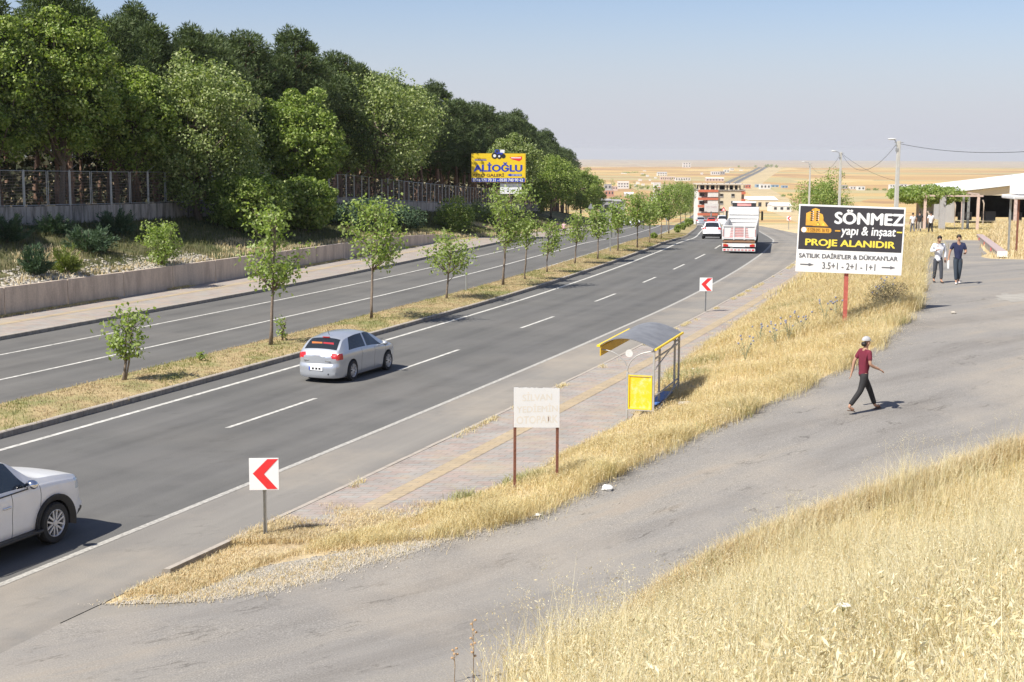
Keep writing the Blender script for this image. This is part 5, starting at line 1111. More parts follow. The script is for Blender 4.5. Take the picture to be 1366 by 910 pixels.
hatch = dict(L=4.25, W=1.76, zb=.17, R=.325, wheels=(-1.26, 1.35), tumble=.20, seams=(-.62, .32, 1.15),
    top=[(-2.125, .88), (-2.07, .97), (-2.0, 1.03), (-1.52, 1.365), (-1.2, 1.415), (-.6, 1.465), (-.1, 1.47), (.25, 1.43), (1.22, 1.0), (1.6, .92), (1.95, .80), (2.125, .62)],
    belt=[(-2.125, .93), (-1, .955), (.9, .90), (2.125, .80)], plan=[(-2.125, .78), (-2.0, .90), (-1.6, .98), (0, 1.), (1.4, .985), (1.9, .90), (2.125, .72)],
    side=[(-1.50, -1.18, -.30, -.30), (-.20, -.20, 1.0, .22)], ws=(.28, 1.18), rw=(-1.99, -1.54), pair=('tail_light', 'headlight'),
    zones=[('tail_light', lambda x, y, z: x < -1.88 and y > .46+(.92-z)*.9 and .72 < z < .92), ('headlight', lambda x, y, z: x > 1.88 and y > .42 and .60 < z < .78), ('grille', lambda x, y, z: x > 2.1 and y < .5 and z < .5)])
def hatchback():
    a, b = spot(470.7, 507.5), spot(516.4, 493.8); rz = math.atan2(b.y-a.y, b.x-a.x); s = min(1.02, max(.93, (b-a).length/2.61)); Rm = Matrix.Rotation(rz, 3, 'Z')
    c = (a+b)/2-Rm @ Vector(((-1.26+1.35)/2*s, -.82*s, 0)); c.z = 0
    print('hatch scale', s, rz)
    t = car('hatchback_car', 'silver five-door hatchback with folded sunshades in its rear window, in the near lanes', 'car', hatch, M['silver'], c, rz, s); t.scale = (s*.97, s, s*1.07)
    mirror(t, .86, .88, .97, M['silver'])
    for sg in (1, -1):
        for x in (-.50, .46): MB().box((x, sg*.872, .80), (.17, .03, .028)).build('door_handle', M['silver'], t, bevel=.008)
    MB().box((-2.312, 0, .47), (.02, .52, .115)).build('number_plate', M['white'], t); MB().box((-2.325, .235, .47), (.01, .045, .11)).build('plate_band', mat('plate_blue', (.03, .08, .45), .5), t)
    for y in (.10, -.03, -.15): MB().box((-2.325, y, .47), (.006, .075, .06)).build('plate_digits', M['black'], t)
    MB().box((-2.17, 0, .70), (.10, 1.0, .03)).build('boot_lip', M['chrome'], t); MB().ball((-2.175, -.15, .715), (.02, .09, .03), 10).build('emblem', M['chrome'], t)
    MB().box((-1.56, 0, 1.375), (.05, .26, .022)).build('brake_light', M['tail'], t)
    for y, m in ((.22, mat('orange_shade', (.70, .22, .06), .6)), (-.22, mat('crimson_shade', (.55, .04, .06), .6))):
        MB().box((-1.80, y, 1.20), (.006, .40, .085), rz=0, tx=0).build('sunshade', m, t).rotation_euler = (0, 0, 0)
    MB().path([(-1.35, .0, 1.42), (-1.42, .0, 1.52), (-1.47, 0, 1.62)], .008, 5).build('aerial', M['black'], t)
    MB().box((-2.25, -.42, .30), (.04, .10, .05)).build('exhaust_tip', M['dark'], t)
hatchback()
suv = dict(L=4.8, W=1.87, zb=.32, R=.385, wheels=(-1.40, 1.42), tumble=.17, seams=(-.70, .30, 1.05), spokes=6,
    top=[(-2.4, 1.05), (-2.34, 1.25), (-2.15, 1.70), (-1.7, 1.80), (-.6, 1.84), (.1, 1.82), (.42, 1.74), (1.02, 1.34), (1.5, 1.29), (2.05, 1.20), (2.28, 1.10), (2.4, .88)],
    belt=[(-2.4, 1.16), (0, 1.17), (1, 1.17), (2.4, 1.04)], plan=[(-2.4, .86), (-2.2, .95), (-1.5, .99), (0, 1.), (1.5, .99), (2.1, .93), (2.4, .74)],
    side=[(-2.1, -1.9, -1.15, -1.15), (-1.05, -1.05, -.30, -.30), (-.20, -.20, .90, .36)], ws=(.40, 1.03), rw=(-2.36, -2.12), pair=('tail_light', 'headlight'),
    zones=[('tail_light', lambda x, y, z: x < -2.2 and y > .66 and .95 < z < 1.3), ('headlight', lambda x, y, z: x > 2.04 and y > .50 and .90 < z < 1.08), ('grille', lambda x, y, z: x > 2.36 and y < .56 and .45 < z < .95), ('bumper_trim', lambda x, y, z: x > 2.25 and z < .47)])
def white_suv():
    a = spot(72, 724.5); h = .37; rz = math.atan2(1, float(Lx(a.y+2)-Lx(a.y-2))/4); Rm = Matrix.Rotation(rz, 3, 'Z'); c = a-Rm @ Vector((1.42, -.86, 0)); c.z = 0
    t = car('suv_car', 'white off-road car with black wheel arch flares entering at the left edge', 'car', suv, M['carwhite'], c, rz, 1.0)
    mirror(t, .70, .92, 1.27, M['chrome'], 1.15)
    for wx in (-1.40, 1.42):
        for sg in (1, -1):
            f = MB(); n = 18; ra, rb = .42, .535; pts = []
            for i in range(n+1):
                an = math.pi*i/n*1.16-.08*math.pi; pts.append((math.cos(an), math.sin(an)))
            vs = [(wx+r*c_, sg*y, .39+r*s_) for r, y in ((ra, .91), (rb, .965), (rb, .90), (ra, .84)) for c_, s_ in pts]; m = n+1
            fs = [(k*m+i, k*m+i+1, ((k+1) % 4)*m+i+1, ((k+1) % 4)*m+i) for k in range(4) for i in range(n)]; f.add(vs, fs).build('arch_flare', M['black'], t)
    for sg in (1, -1):
        MB().box((.02, sg*.93, .36), (1.95, .17, .06)).build('running_board', M['black'], t, bevel=.02)
        tr_ = MB(); tr_.path([(-1.05, sg*.905, 1.165), (.0, sg*.912, 1.172), (.86, sg*.90, 1.175)], .012, 5).build('window_trim', M['black'], t)
        MB().path([(-1.9, sg*.66, 1.80), (-1.8, sg*.67, 1.87), (-.1, sg*.67, 1.89), (.1, sg*.66, 1.82)], .022, 6).build('roof_rail', M['black'], t)
        for x in (-.55, .16): MB().box((x-.02, sg*.935, .96), (.20, .04, .035)).build('door_handle', M['chrome'], t, bevel=.01)
    MB().box((2.42, 0, .42), (.05, .5, .11)).build('number_plate', M['white'], t)
white_suv()
def on_road(u, v): 
    p = spot(u, v); return p, math.atan2(1, float(Lx(p.y+3)-Lx(p.y-3))/6)
est = dict(suv); est.update(dict(W=1.86, R=.35, zb=.25, top=[(a, c*.885) for a, c in suv['top']], belt=[(a, c*.90) for a, c in suv['belt']], spokes=5,
    zones=[('tail_light', lambda x, y, z: x < -2.24 and y > .52 and .88 < z < 1.0), ('headlight', lambda x, y, z: x > 2.10 and y > .46 and .70 < z < .85), ('bumper_trim', lambda x, y, z: x < -2.3 and z < .5)]))
def ahead(name, label, u, v, D, sp, m, flip=False, n=None):
    c = atd(u, v, D); rz = math.atan2(1, float(Lx(D+3)-Lx(D-3))/6)+(math.pi if flip else 0); s = -1 if flip else 1
    Rm = Matrix.Rotation(rz, 3, 'Z'); loc = Vector((c.x, D, float(P(D))))+Rm @ Vector((sp['L']/2, 0, 0)); loc.z = float(P(loc.y)); dz = float(P(loc.y+2)-P(loc.y-2))/4
    t = car(name, label, 'car', sp, m, loc, rz); t.rotation_mode = 'XYZ'; t.rotation_euler = (0, -math.atan(dz)*s, rz)
    q = Vector((-sp['L']/2-.09, 0, .55)); MB().box(q, (.02, .5, .11)).build('number_plate', M['white'], t); mirror(t, .7, .9, .98, m); return t
ahead('suv_car', 'white crossover car driving just left of the truck', 949.5, 317, 131, est, M['carwhite'])
ahead('hatchback_car', 'silver car farthest ahead, beside the last median trees', 935, 298, 250, hatch, M['silver'])
ahead('van_car', 'white tall car farther ahead, partly hidden behind the truck', 963.4, 300, 226, suv, M['carwhite'])
ahead('hatchback_car', 'white car on the far carriageway seen under the median trees', 839, 297, 235, hatch, M['carwhite'], True)
ahead('hatchback_car', 'second white car on the far carriageway, behind the distant tree clump', 853, 296, 250, hatch, M['carwhite'], True)
ahead('hatchback_car', 'small red car in the queue far ahead, left of the white tall car', 949, 299.5, 258, hatch, paintmat('red_car_paint', (.55, .05, .03)))
def black_van():
    p = atd(1174, 289, 112); g = grd(p.x, 112); t = car('van_car', 'black van parked by the pergola, its side cut off by the project billboard', 'van', suv, M['carblack'], g, R(95), 1.0); return t
black_van()
# ------------------------------------------------------------------ truck (local: +y forward, rear face at y = 0)
def truck():
    D = 100.8; c = atd(985.5, 333, D); f = atd(994.5, 300, 121); rz = math.atan2(f.y-c.y, f.x-c.x)-R(90); t = thing('tipper_truck', 'white articulated truck with a red and white striped tailgate, seen from behind', 'truck', (c.x, D, float(P(D))), rz)
    wm = paintmat('truck_white', (.78, .77, .75), 0, .45); pk = mat('faded_red_stripe', (.62, .28, .26), .6, var=.2, scale=3); W_ = 2.34; h = W_/2; L_ = 12.2; b0, b1 = .98, 1.95
    MB().box((0, L_/2, b0+.05), (W_, L_, .1)).build('bed_floor', mat('bed_grey', (.35, .33, .31), .8), t)
    for sg in (1, -1):
        MB().box((sg*(h-.03), L_/2, (b0+b1)/2), (.05, L_, b1-b0)).build('side_board', wm, t)
        r = MB()
        for i in range(5): r.box((sg*(h+.005), L_/2, b0+.12+i*.19), (.03, L_, .035))
        for i in range(9): r.box((sg*(h+.012), .06+i*(L_-.1)/8, (b0+b1)/2), (.035, .07, b1-b0))
        r.build('side_rib', wm, t)
    g = MB().box((0, .0, (b0+b1)/2+.01), (W_-.02, .06, b1-b0)).build('tailgate', wm, t)
    fr = MB()
    for x in (-h+.05, -.37, .37, h-.05): fr.box((x, -.05, (b0+b1)/2+.01), (.09, .05, b1-b0+.04))
    for z in (b1-.0, b0+.10): fr.box((0, -.055, z), (W_, .05, .09))
    fr.build('gate_frame', wm, g)
    st = MB()
    for i in range(6): st.box((0, -.036, b0+.22+i*.115), (.62, .02, .065))
    for sg in (1, -1):
        for i in range(6): st.box((sg*(.50), -.036, b0+.22+i*.115), (.16+.03*(5-i) if i < 5 else .16, .02, .05))
        st.box((sg*(h-.05), -.08, (b0+b1)/2), (.05, .012, .5))
    st.box((-.75, -.036, b0+.16), (.6, .02, .03)).box((.75, -.036, b0+.16), (.6, .02, .03)); st.build('gate_stripes', pk, g)
    MB().box((0, .12, b0-.12), (W_*.96, .3, .14)).build('chassis_beam', mat('brown_beam', (.30, .17, .10), .8), t)
    MB().box((0, .3, b0-.25), (W_*.6, .4, .16)).build('hinge_box', mat('dark_red_beam', (.35, .07, .06), .7), t)
    MB().box((0, -.02, .60), (W_, .07, .24)).build('light_bar', wm, t); MB().box((0, -.03, .26), (W_*.98, .07, .20)).build('rear_bumper', wm, t, bevel=.01)
    for i, x in enumerate(np.linspace(-1, 1, 9)): MB().box((x, -.07, .26), (.16, .012, .10)).build('reflector', M['red'] if i in (0, 8) else pk, t)
    for sg in (1, -1):
        l_ = MB().box((sg*.93, -.065, .57), (.34, .03, .15)).build('tail_light', M['tail'], t); MB().box((sg*.98, -.085, .67), (.22, .02, .05)).build('indicator', M['orangelens'], l_)
    MB().box((0, -.065, .53), (.9, .02, .12)).build('number_plate', M['white'], t)
    for y in (1.6, 2.9, 4.2): 
        for sg in (1, -1): Q = Matrix.Translation((sg*(h-.22), y, .5)) @ Matrix.Rotation(R(90), 4, 'Y'); w_ = MB().lathe([(.28, -.2), (.46, -.2), (.5, -.14), (.5, .14), (.46, .2), (.28, .2), (.28, -.2)], 24, Q).build('wheel', M['rubber'], t); MB().lathe([(0, .1*sg), (.28, .16*sg)], 20, Q).build('rim', M['rim'], w_)
    MB().box((0, L_/2, .78), (.9, L_, .28)).build('chassis', M['black'], t)
    MB().box((0, L_-.05, 1.85), (W_, .08, 1.35)).build('bulkhead', wm, t)
    bt = MB()
    for i in range(4): bt.box((0, L_-.11, 1.35+i*.3), (W_-.1, .05, .05))
    bt.build('bulkhead_rib', wm, t)
    cy = L_+1.0; y1 = cy+2.3
    MB().add([(-1.2, cy, .6), (1.2, cy, .6), (1.2, y1, .6), (-1.2, y1, .6), (-1.2, cy, 2.75), (1.2, cy, 2.75), (1.15, y1-.4, 2.75), (-1.15, y1-.4, 2.75)], [(3, 2, 1, 0), (4, 5, 6, 7), (0, 1, 5, 4), (1, 2, 6, 5), (2, 3, 7, 6), (3, 0, 4, 7)]).build('cab', wm, t, bevel=.06)
    MB().box((0, y1-1.0, 3.12), (1.9, 1.2, .10)).build('deflector_top', wm, t, bevel=.03)
    MB().box((0, y1-1.3, 2.93), (1.86, .5, .3)).build('deflector_black', M['black'], t); MB().box((0, y1-1.58, 2.93), (1.1, .05, .2)).build('deflector_panel', pk, t)  # black lower part of the roof deflector, pink panel behind
    for sg in (1, -1):
        MB().box((sg*1.19, cy+.6, 2.2), (.06, .5, .5)).build('side_window', M['glass'], t)
        m_ = MB().box((sg*1.42, y1-.15, 2.0), (.16, .12, .75)).build('mirror', M['black'], t, bevel=.03); MB().tube((sg*1.18, y1-.2, 2.3), (sg*1.42, y1-.15, 2.3), .02).build('mirror_arm', M['black'], m_)
        for y in (cy-.2, y1-.6): Q = Matrix.Translation((sg*.98, y, .5)) @ Matrix.Rotation(R(90), 4, 'Y'); MB().lathe([(0, -.16), (.46, -.16), (.5, -.1), (.5, .1), (.46, .16), (0, .16)], 24, Q).build('wheel', M['rubber'], t)
    MB().box((0, cy+.3, .6), (1.0, 3.6, .3)).build('tractor_frame', M['black'], t)
truck()
# ------------------------------------------------------------------ people
def skin(name, J, E, m, parent, sub=2, root='pelvis'):
    ks = [root]+[k for k in J if k != root]; idx = {k: i for i, k in enumerate(ks)}
    me = bpy.data.meshes.new(name); me.from_pydata([J[k][0] for k in ks], [(idx[a], idx[b]) for a, b in E], []); o = bpy.data.objects.new(name, me); COL.objects.link(o)
    o.modifiers.new('s', 'SKIN').use_smooth_shade = True; me.skin_vertices[0].data[0].use_root = True
    for k in ks:
        r = J[k][1]; me.skin_vertices[0].data[idx[k]].radius = r if isinstance(r, tuple) else (r, r)
    o.modifiers.new('d', 'SUBSURF').levels = sub; bpy.context.view_layer.update()
    n = bpy.data.meshes.new_from_object(o.evaluated_get(bpy.context.evaluated_depsgraph_get())); bpy.data.objects.remove(o); bpy.data.meshes.remove(me)
    n.materials.clear(); n.materials.append(m); n.name = name; n.shade_smooth(); return link(name, n, parent)
M['skin'] = mat('skin', (.42, .24, .16), .55, var=.08); M['hair'] = mat('dark_hair', (.018, .014, .012), .6, var=.3, scale=40, bmp=.3)
def cloth(name, col): return mat(name, col, .85, var=.14, scale=9, bmp=.25)
def person(label, loc, rz, h, pose, top, legs, shoe, hat=None, fingers=False, sleeves='short', bag=None, group=None, look=0., nod=0.):
    """faces +Y; pose holds knees, ankles, elbows, wrists for l(-x is the person's left when seen from behind) / r"""
    t = thing('person', label, 'person', loc, rz, group); s = h/1.75; V = lambda p: (p[0]*s, p[1]*s, p[2]*s)
    lean = pose.get('lean', 0)
    J = {'pelvis': ((0, 0, .97), .086), 'waist': ((0, .01+lean*.3, 1.10), .094), 'chest': ((0, lean*.8, 1.30), .112), 'neck0': ((0, lean, 1.45), (.06, .06)), 'neck': ((0, lean+.01, 1.52), (.048, .05)),
         'head': ((.0, lean+.03+nod*.3, 1.62), (.072, .088)), 'crown': ((0, lean+.02+nod*.2, 1.70), (.06, .075)), 'face': ((0, lean+.085+nod*.3, 1.585-nod*.15), (.040, .030)), 'nose': ((math.sin(look)*.02, lean+.13+nod*.3, 1.605-nod*.15), (.012, .014))}
    E = [('pelvis', 'waist'), ('waist', 'chest'), ('chest', 'neck0'), ('neck0', 'neck'), ('neck', 'head'), ('head', 'crown'), ('head', 'face'), ('face', 'nose')]
    for sd, sx in (('l', -1), ('r', 1)):
        sh = (sx*.185, lean*.95, 1.405); el = pose[sd+'el']; wr = pose[sd+'wr']; kn = pose[sd+'kn']; an = pose[sd+'an']; hip = tuple(Vector((sx*.082, 0, .90)).lerp(Vector(kn), .22))
        d_ = (Vector(wr)-Vector(el)).normalized(); hd = Vector(wr)+d_*.075
        toe = Vector(an)+Vector(pose.get(sd+'toe', (sx*.02, .16, -.055)))
        J.update({sd+'sh': (sh, .058), sd+'el': (el, .044), sd+'wr': (wr, (.031, .028)), sd+'palm': (tuple(hd), (.038, .020)), sd+'hip': (hip, .080), sd+'kn': (kn, .058), sd+'calf': (tuple(Vector(kn).lerp(Vector(an), .3)), .056), sd+'an': (an, .036), sd+'toe': (tuple(toe), (.040, .026))})
        E += [('chest', sd+'sh'), (sd+'sh', sd+'el'), (sd+'el', sd+'wr'), (sd+'wr', sd+'palm'), ('pelvis', sd+'hip'), (sd+'hip', sd+'kn'), (sd+'kn', sd+'calf'), (sd+'calf', sd+'an'), (sd+'an', sd+'toe')]
        q = d_.to_track_quat('Z', 'Y'); fw = q @ Vector((1, 0, 0)); cu = q @ Vector((0, 1, 0))
        if fingers:
            for i, (o_, ln) in enumerate(((-.030, .062), (-.010, .075), (.011, .070), (.031, .055))):
                b = hd+d_*.035+fw*o_; m1 = b+d_*ln*.5-cu*.008*sx; e = b+d_*ln*.85-cu*.03*sx
                J.update({'%sf%da' % (sd, i): (tuple(b), .0095), '%sf%db' % (sd, i): (tuple(m1), .009), '%sf%dc' % (sd, i): (tuple(e), .007)}); E += [(sd+'palm', '%sf%da' % (sd, i)), ('%sf%da' % (sd, i), '%sf%db' % (sd, i)), ('%sf%db' % (sd, i), '%sf%dc' % (sd, i))]
            b = Vector(wr)+d_*.03-fw*.034; e = b+d_*.05-fw*.022-cu*.012
            J.update({sd+'ta': (tuple(b), .011), sd+'tb': (tuple(e), .009)}); E += [(sd+'wr', sd+'ta'), (sd+'ta', sd+'tb')]
        else:
            e = hd+d_*.085; J[sd+'fing'] = (tuple(e), (.030, .013)); E.append((sd+'palm', sd+'fing')); J[sd+'thumb'] = (tuple(Vector(wr)+d_*.08-fw*.045), .011); E.append((sd+'wr', sd+'thumb'))
    sc = lambda D_: {k: (V(p), tuple(x*s for x in r) if isinstance(r, tuple) else r*s) for k, (p, r) in D_.items()}
    def flatten(o):
        for q in o.data.vertices:
            if q.co.z > .84*s: f_ = 1-.22*math.exp(-(q.co.y/(.16*s))**4)*min(1, (q.co.z/s-.84)/.1)*max(0, min(1, (1.5-q.co.z/s)/.1)); q.co.y *= f_
        return o
    flatten(skin('body', sc(J), E, M['skin'], t, 2))
    def sub(keys, grow, extra=None, over=None):
        K = {k: J[k] for k in keys}; out = {}
        for k, (p, r) in K.items(): out[k] = (p, tuple(x+grow for x in r) if isinstance(r, tuple) else r+grow)
        if over: out.update(over)
        if extra: out.update(extra)
        return out, [(a, b) for a, b in E if a in out and b in out]
    K = {'waist': ((0, .0+lean*.3, 1.08), .132), 'hem': ((0, -.005, .76 if sleeves == 'long' else .82), .146), 'chest': (J['chest'][0], .146), 'neck0': (J['neck0'][0], .064), 'lsh': (J['lsh'][0], .074), 'rsh': (J['rsh'][0], .074)}
    Ee = [('waist', 'hem'), ('waist', 'chest'), ('chest', 'neck0'), ('chest', 'lsh'), ('chest', 'rsh')]
    for sd in 'lr':
        sh, el, wr = Vector(J[sd+'sh'][0]), Vector(J[sd+'el'][0]), Vector(J[sd+'wr'][0])
        if sleeves == 'short': K[sd+'cuff'] = (tuple(sh.lerp(el, .78)), .066); Ee.append((sd+'sh', sd+'cuff'))
        else: K[sd+'el'] = (tuple(el), .058); K[sd+'cuff'] = (tuple(el.lerp(wr, .92)), .042); Ee += [(sd+'sh', sd+'el'), (sd+'el', sd+'cuff')]
    flatten(skin('shirt', sc(K), Ee, top, t, 2, 'waist'))
    K = {'pelvis': ((0, 0, 1.0), .112)}; Ee = []
    for sd, sx in (('l', -1), ('r', 1)):
        kn, an = Vector(J[sd+'kn'][0]), Vector(J[sd+'an'][0]); hp = Vector((sx*.082, 0, .90)).lerp(kn, .22)
        K.update({sd+'hip': (tuple(hp), .100), sd+'kn': (tuple(kn), .074), sd+'hem': (tuple(kn.lerp(an, .92)), .060)}); Ee += [('pelvis', sd+'hip'), (sd+'hip', sd+'kn'), (sd+'kn', sd+'hem')]
    flatten(skin('trousers', sc(K), Ee, legs, t, 2))
    for sd, sx in (('l', -1), ('r', 1)):
        an, toe = Vector(J[sd+'an'][0]), Vector(J[sd+'toe'][0]); d2 = (toe-an); hl = an-Vector((d2.x, d2.y, 0))*.35+Vector((0, 0, -.05))
        K = {'pelvis': (tuple((hl+Vector((0, 0, .0)))), (.040, .030)), 'm': (tuple(an.lerp(toe, .55)+Vector((0, 0, -.02))), (.048, .032)), 't': (tuple(toe+Vector((d2.x, d2.y, 0))*.25), (.040, .022))}
        if shoe[1] == 'sandal':
            for k in K: K[k] = (tuple(Vector(K[k][0])-Vector((0, 0, .028))), (K[k][1][0], .011))
            b = MB(); mid = an.lerp(toe, .7); b.path([V(mid+Vector((-.05, 0, -.02))), V(mid+Vector((0, 0, .035))), V(mid+Vector((.05, 0, -.02)))], .012*s, 5); b.build('strap', shoe[0], t)
        skin('shoe', sc(K), [('pelvis', 'm'), ('m', 't')], shoe[0], t, 1)
    hc = Vector((0, lean+.015+nod*.25, 1.655)); n = 14; mb = MB()
    rr = (.088, .105, .105) if not hat else (.094, .112, .10); vs = []
    zc_ = 0 if not hat else .25; rows = 7
    for j in range(rows+1):
        ph = (math.pi*.60 if not hat else math.pi*.5)*j/rows
        for i in range(n):
            a = 2*math.pi*i/n; cut = 1.0 if hat else (1-.38*max(0, math.sin(a))*(j/rows)); p_ = ph*cut
            vs.append(V((hc.x+rr[0]*math.sin(p_)*math.cos(a), hc.y+rr[1]*math.sin(p_)*math.sin(a), hc.z+rr[2]*math.cos(p_)+(.012 if hat else 0))))
    mb.add(vs, [(j*n+i, (j+1)*n+i, (j+1)*n+(i+1) % n, j*n+(i+1) % n) for j in range(rows) for i in range(n)])
    o = mb.build('cap' if hat else 'hair', hat or M['hair'], t, smooth=True)
    if hat:
        b = MB(); k = 10; pts = [(hc.x+.085*math.cos(a), hc.y+.06+.12*math.sin(a), hc.z+.005-.03*math.sin(a)) for a in np.linspace(0, math.pi, k)]
        b.add([V(p) for p in pts]+[V((p[0], p[1], p[2]+.012)) for p in pts], [tuple(range(k)), tuple(range(2*k-1, k-1, -1))]+[(i, k+i, k+(i+1) % k, (i+1) % k) for i in range(k)]); b.build('brim', hat, o)
        m2 = MB(); m2.ball(V((0, lean-.045, 1.585)), tuple(x*s for x in (.072, .062, .06)), 12); m2.build('hair', M['hair'], t, smooth=True)
    for sx in (-1, 1): 
        MB().ball(V((sx*.079, lean+.03+nod*.3, 1.60)), tuple(x*s for x in (.012, .022, .032)), 8).build('ear', M['skin'], t, smooth=True)
        MB().ball(V((sx*.030, lean+.112+nod*.3, 1.625-nod*.1)), tuple(x*s for x in (.013, .008, .008)), 8).build('eye', M['hair'], t)
    return t
# the walker in the middle distance
DK = cloth('black_trousers', (.022, .021, .022)); CAP = cloth('grey_cap_cloth', (.42, .42, .43))
wp = spot(1150, 549)
walk = dict(lean=.03, lel=(-.27, -.10, 1.15), lwr=(-.29, -.13, .90), rel=(.25, .00, 1.14), rwr=(.26, .22, 1.03), rkn=(.10, -.13, .51), ran=(.10, -.43, .15), rtoe=(.02, .13, -.085), lkn=(-.09, .23, .53), lan=(-.09, .41, .10), ltoe=(-.02, .15, -.02))
person('man in crimson polo shirt, black trousers and grey cap striding across the side road', wp, R(-70), 1.70, walk, cloth('crimson_polo', (.15, .014, .032)), DK, (mat('tan_sandal', (.10, .06, .04), .7), 'sandal'), hat=CAP, fingers=True)
stand = dict(lel=(-.27, -.03, 1.13), lwr=(-.28, .03, .89), rel=(.27, -.03, 1.13), rwr=(.28, .03, .89), lkn=(-.10, .03, .50), lan=(-.11, -.02, .085), rkn=(.10, .03, .50), ran=(.11, -.02, .085))
p1 = dict(stand); p1.update(rel=(.28, -.0, 1.15), rwr=(.12, .20, 1.22), lel=(-.27, .0, 1.14), lwr=(-.26, .04, .90), lkn=(-.10, .10, .51), lan=(-.11, .12, .085), rkn=(.10, .0, .50), ran=(.10, -.10, .10), lean=.04)
a = spot(1250, 377); person('man in long white shirt and dark jeans looking down, left of the man in navy', a, R(182), 1.74, p1, cloth('white_shirt', (.74, .75, .79)), cloth('dark_jeans', (.055, .06, .075)), (mat('brown_shoe', (.06, .04, .03), .6), 'shoe'), fingers=True, sleeves='long', nod=.12)
p2 = dict(stand); p2.update(lel=(-.26, .02, 1.14), lwr=(-.20, .22, 1.10), rel=(.29, .0, 1.14), rwr=(.33, .03, .90), lkn=(-.07, .04, .50), lan=(-.05, -.06, .11), rkn=(.08, .08, .51), ran=(.05, .10, .085))
b = spot(1276.5, 378.5); person('man in a navy polo shirt, dark trousers and white shoes holding a phone and papers', b, R(172), 1.80, p2, cloth('navy_polo', (.018, .024, .07)), cloth('slate_trousers', (.035, .05, .07)), (mat('white_trainer', (.75, .75, .76), .6), 'shoe'), fingers=True, look=.3)
Rb = Matrix.Rotation(R(172), 3, 'Z')
def held(name, label, cat, off_, mb, m):
    o = mb.build(name, m); o.location = b+Rb @ Vector(off_); o.rotation_euler = (0, 0, R(172)); tag(o, label, cat)
held('mobile_phone', 'small black phone in the hand of the man in navy', 'phone', (-.17, .33, 1.14), MB().box((0, 0, 0), (.07, .14, .012), tx=R(20)), M['black'])
held('paper_sheets', 'white folded papers hanging from the hand of the man in navy', 'papers', (.345, .04, .70), MB().box((0, 0, 0), (.03, .17, .30), tx=R(8)).box((.025, .01, -.01), (.012, .15, .28), tx=R(12)), M['white'])
FW = dict(stand); FW.update(lkn=(-.09, .10, .52), lan=(-.09, .18, .09), rkn=(.09, -.02, .50), ran=(.09, -.22, .13), lel=(-.26, -.06, 1.14), lwr=(-.24, .06, .93), rel=(.26, .03, 1.14), rwr=(.24, .18, 1.0))
def far_person(label, u, v, hpx, rz, top, legs, group=None, sl='short', D=None):
    p = spot(u, v) if D is None else atd(u, v, D)
    if D: p.z = float(gz(p.x, D))
    person(label, p, rz, min(1.85, max(1.45, hpx*p.y/FPX)), FW, top, legs, (M['black'], 'shoe'), sleeves=sl, group=group)
WT = cloth('white_tshirt', (.78, .78, .80)); BT = cloth('black_tshirt', (.03, .03, .032)); GJ = cloth('grey_jeans', (.16, .16, .18))
far_person('man in a white T-shirt walking away, half hidden by the project billboard edge', 1217, 312, 28, R(10), WT, GJ)
far_person('man in a black T-shirt and light trousers walking away between two men in white', 1226, 311, 31, R(-15), BT, cloth('light_trousers', (.42, .38, .33)))
far_person('man in a white T-shirt and black trousers walking away, right of the man in black', 1241, 312.5, 30, R(0), WT, DK)
far_person('woman in dark clothes on the far pavement, left of the one in pink and white', 744.3, 303.7, 19.5, R(170), cloth('dark_blouse', (.05, .04, .06)), DK, D=148)
far_person('person in a pink and white top on the far pavement', 752.6, 303.7, 19, R(170), cloth('pink_white_top', (.70, .45, .48)), DK, D=148)
# ------------------------------------------------------------------ grasses
def blades(pts, h, wd, lean, per=3, spread=.04, seg=2):
    n = len(pts)*per; C = np.repeat(pts, per, 0)+np.concatenate([RNG.normal(0, spread, (n, 2)), np.zeros((n, 1))], 1); H = (np.repeat(h, per) if np.ndim(h) else h)*RNG.uniform(.55, 1.15, n)
    a = RNG.uniform(0, 6.283, n); b = a+RNG.normal(1.57, .5, n); L_ = lean*H*RNG.uniform(.3, 1.6, n); dr = np.stack([np.cos(a), np.sin(a), 0*a], 1); wv = np.stack([np.cos(b), np.sin(b), 0*a], 1)*(wd*RNG.uniform(.6, 1.3, n))[:, None]/2
    r0 = C-np.array([0, 0, .03]); r1 = C+dr*(L_*.30)[:, None]; r1[:, 2] += H*.6; r2 = C+dr*L_[:, None]; r2[:, 2] += H*np.sqrt(np.clip(1-(lean*.5)**2, .3, 1))
    V = np.stack([r0-wv, r0+wv, r1-wv*.8, r1+wv*.8, r2-wv*.15, r2+wv*.15], 1).reshape(-1, 3); i = np.arange(n)[:, None]*6
    F = np.concatenate([i+np.array([[0, 1, 3, 2]]), i+np.array([[2, 3, 5, 4]])], 0); return V, F, r2
def stuff(name, parts, m, label, cat):
    V = []; F = []; b = 0
    for v, f in parts: V.append(v); F.append(f+b); b += len(v)
    return tag(link(name, npmesh(name, np.concatenate(V), np.concatenate(F), m)), label, cat, kind='stuff')
def spikelets(tips, per, sp, size, droop=.5):
    n = len(tips)*per; C = np.repeat(tips, per, 0)+RNG.normal(0, sp, (n, 3)); C[:, 2] -= RNG.uniform(0, sp*3.2, n); t = RNG.normal(0, .6, (n, 3)); t[:, 2] -= droop; t /= np.linalg.norm(t, axis=1)[:, None]
    b = np.cross(t, RNG.normal(0, 1, (n, 3))); b /= np.linalg.norm(b, axis=1)[:, None]; s = (size*RNG.uniform(.6, 1.3, n))[:, None]
    return np.stack([C-t*s*.5, C+b*s*.13, C+t*s*.5, C-b*s*.13], 1).reshape(-1, 3), np.arange(n*4).reshape(n, 4)
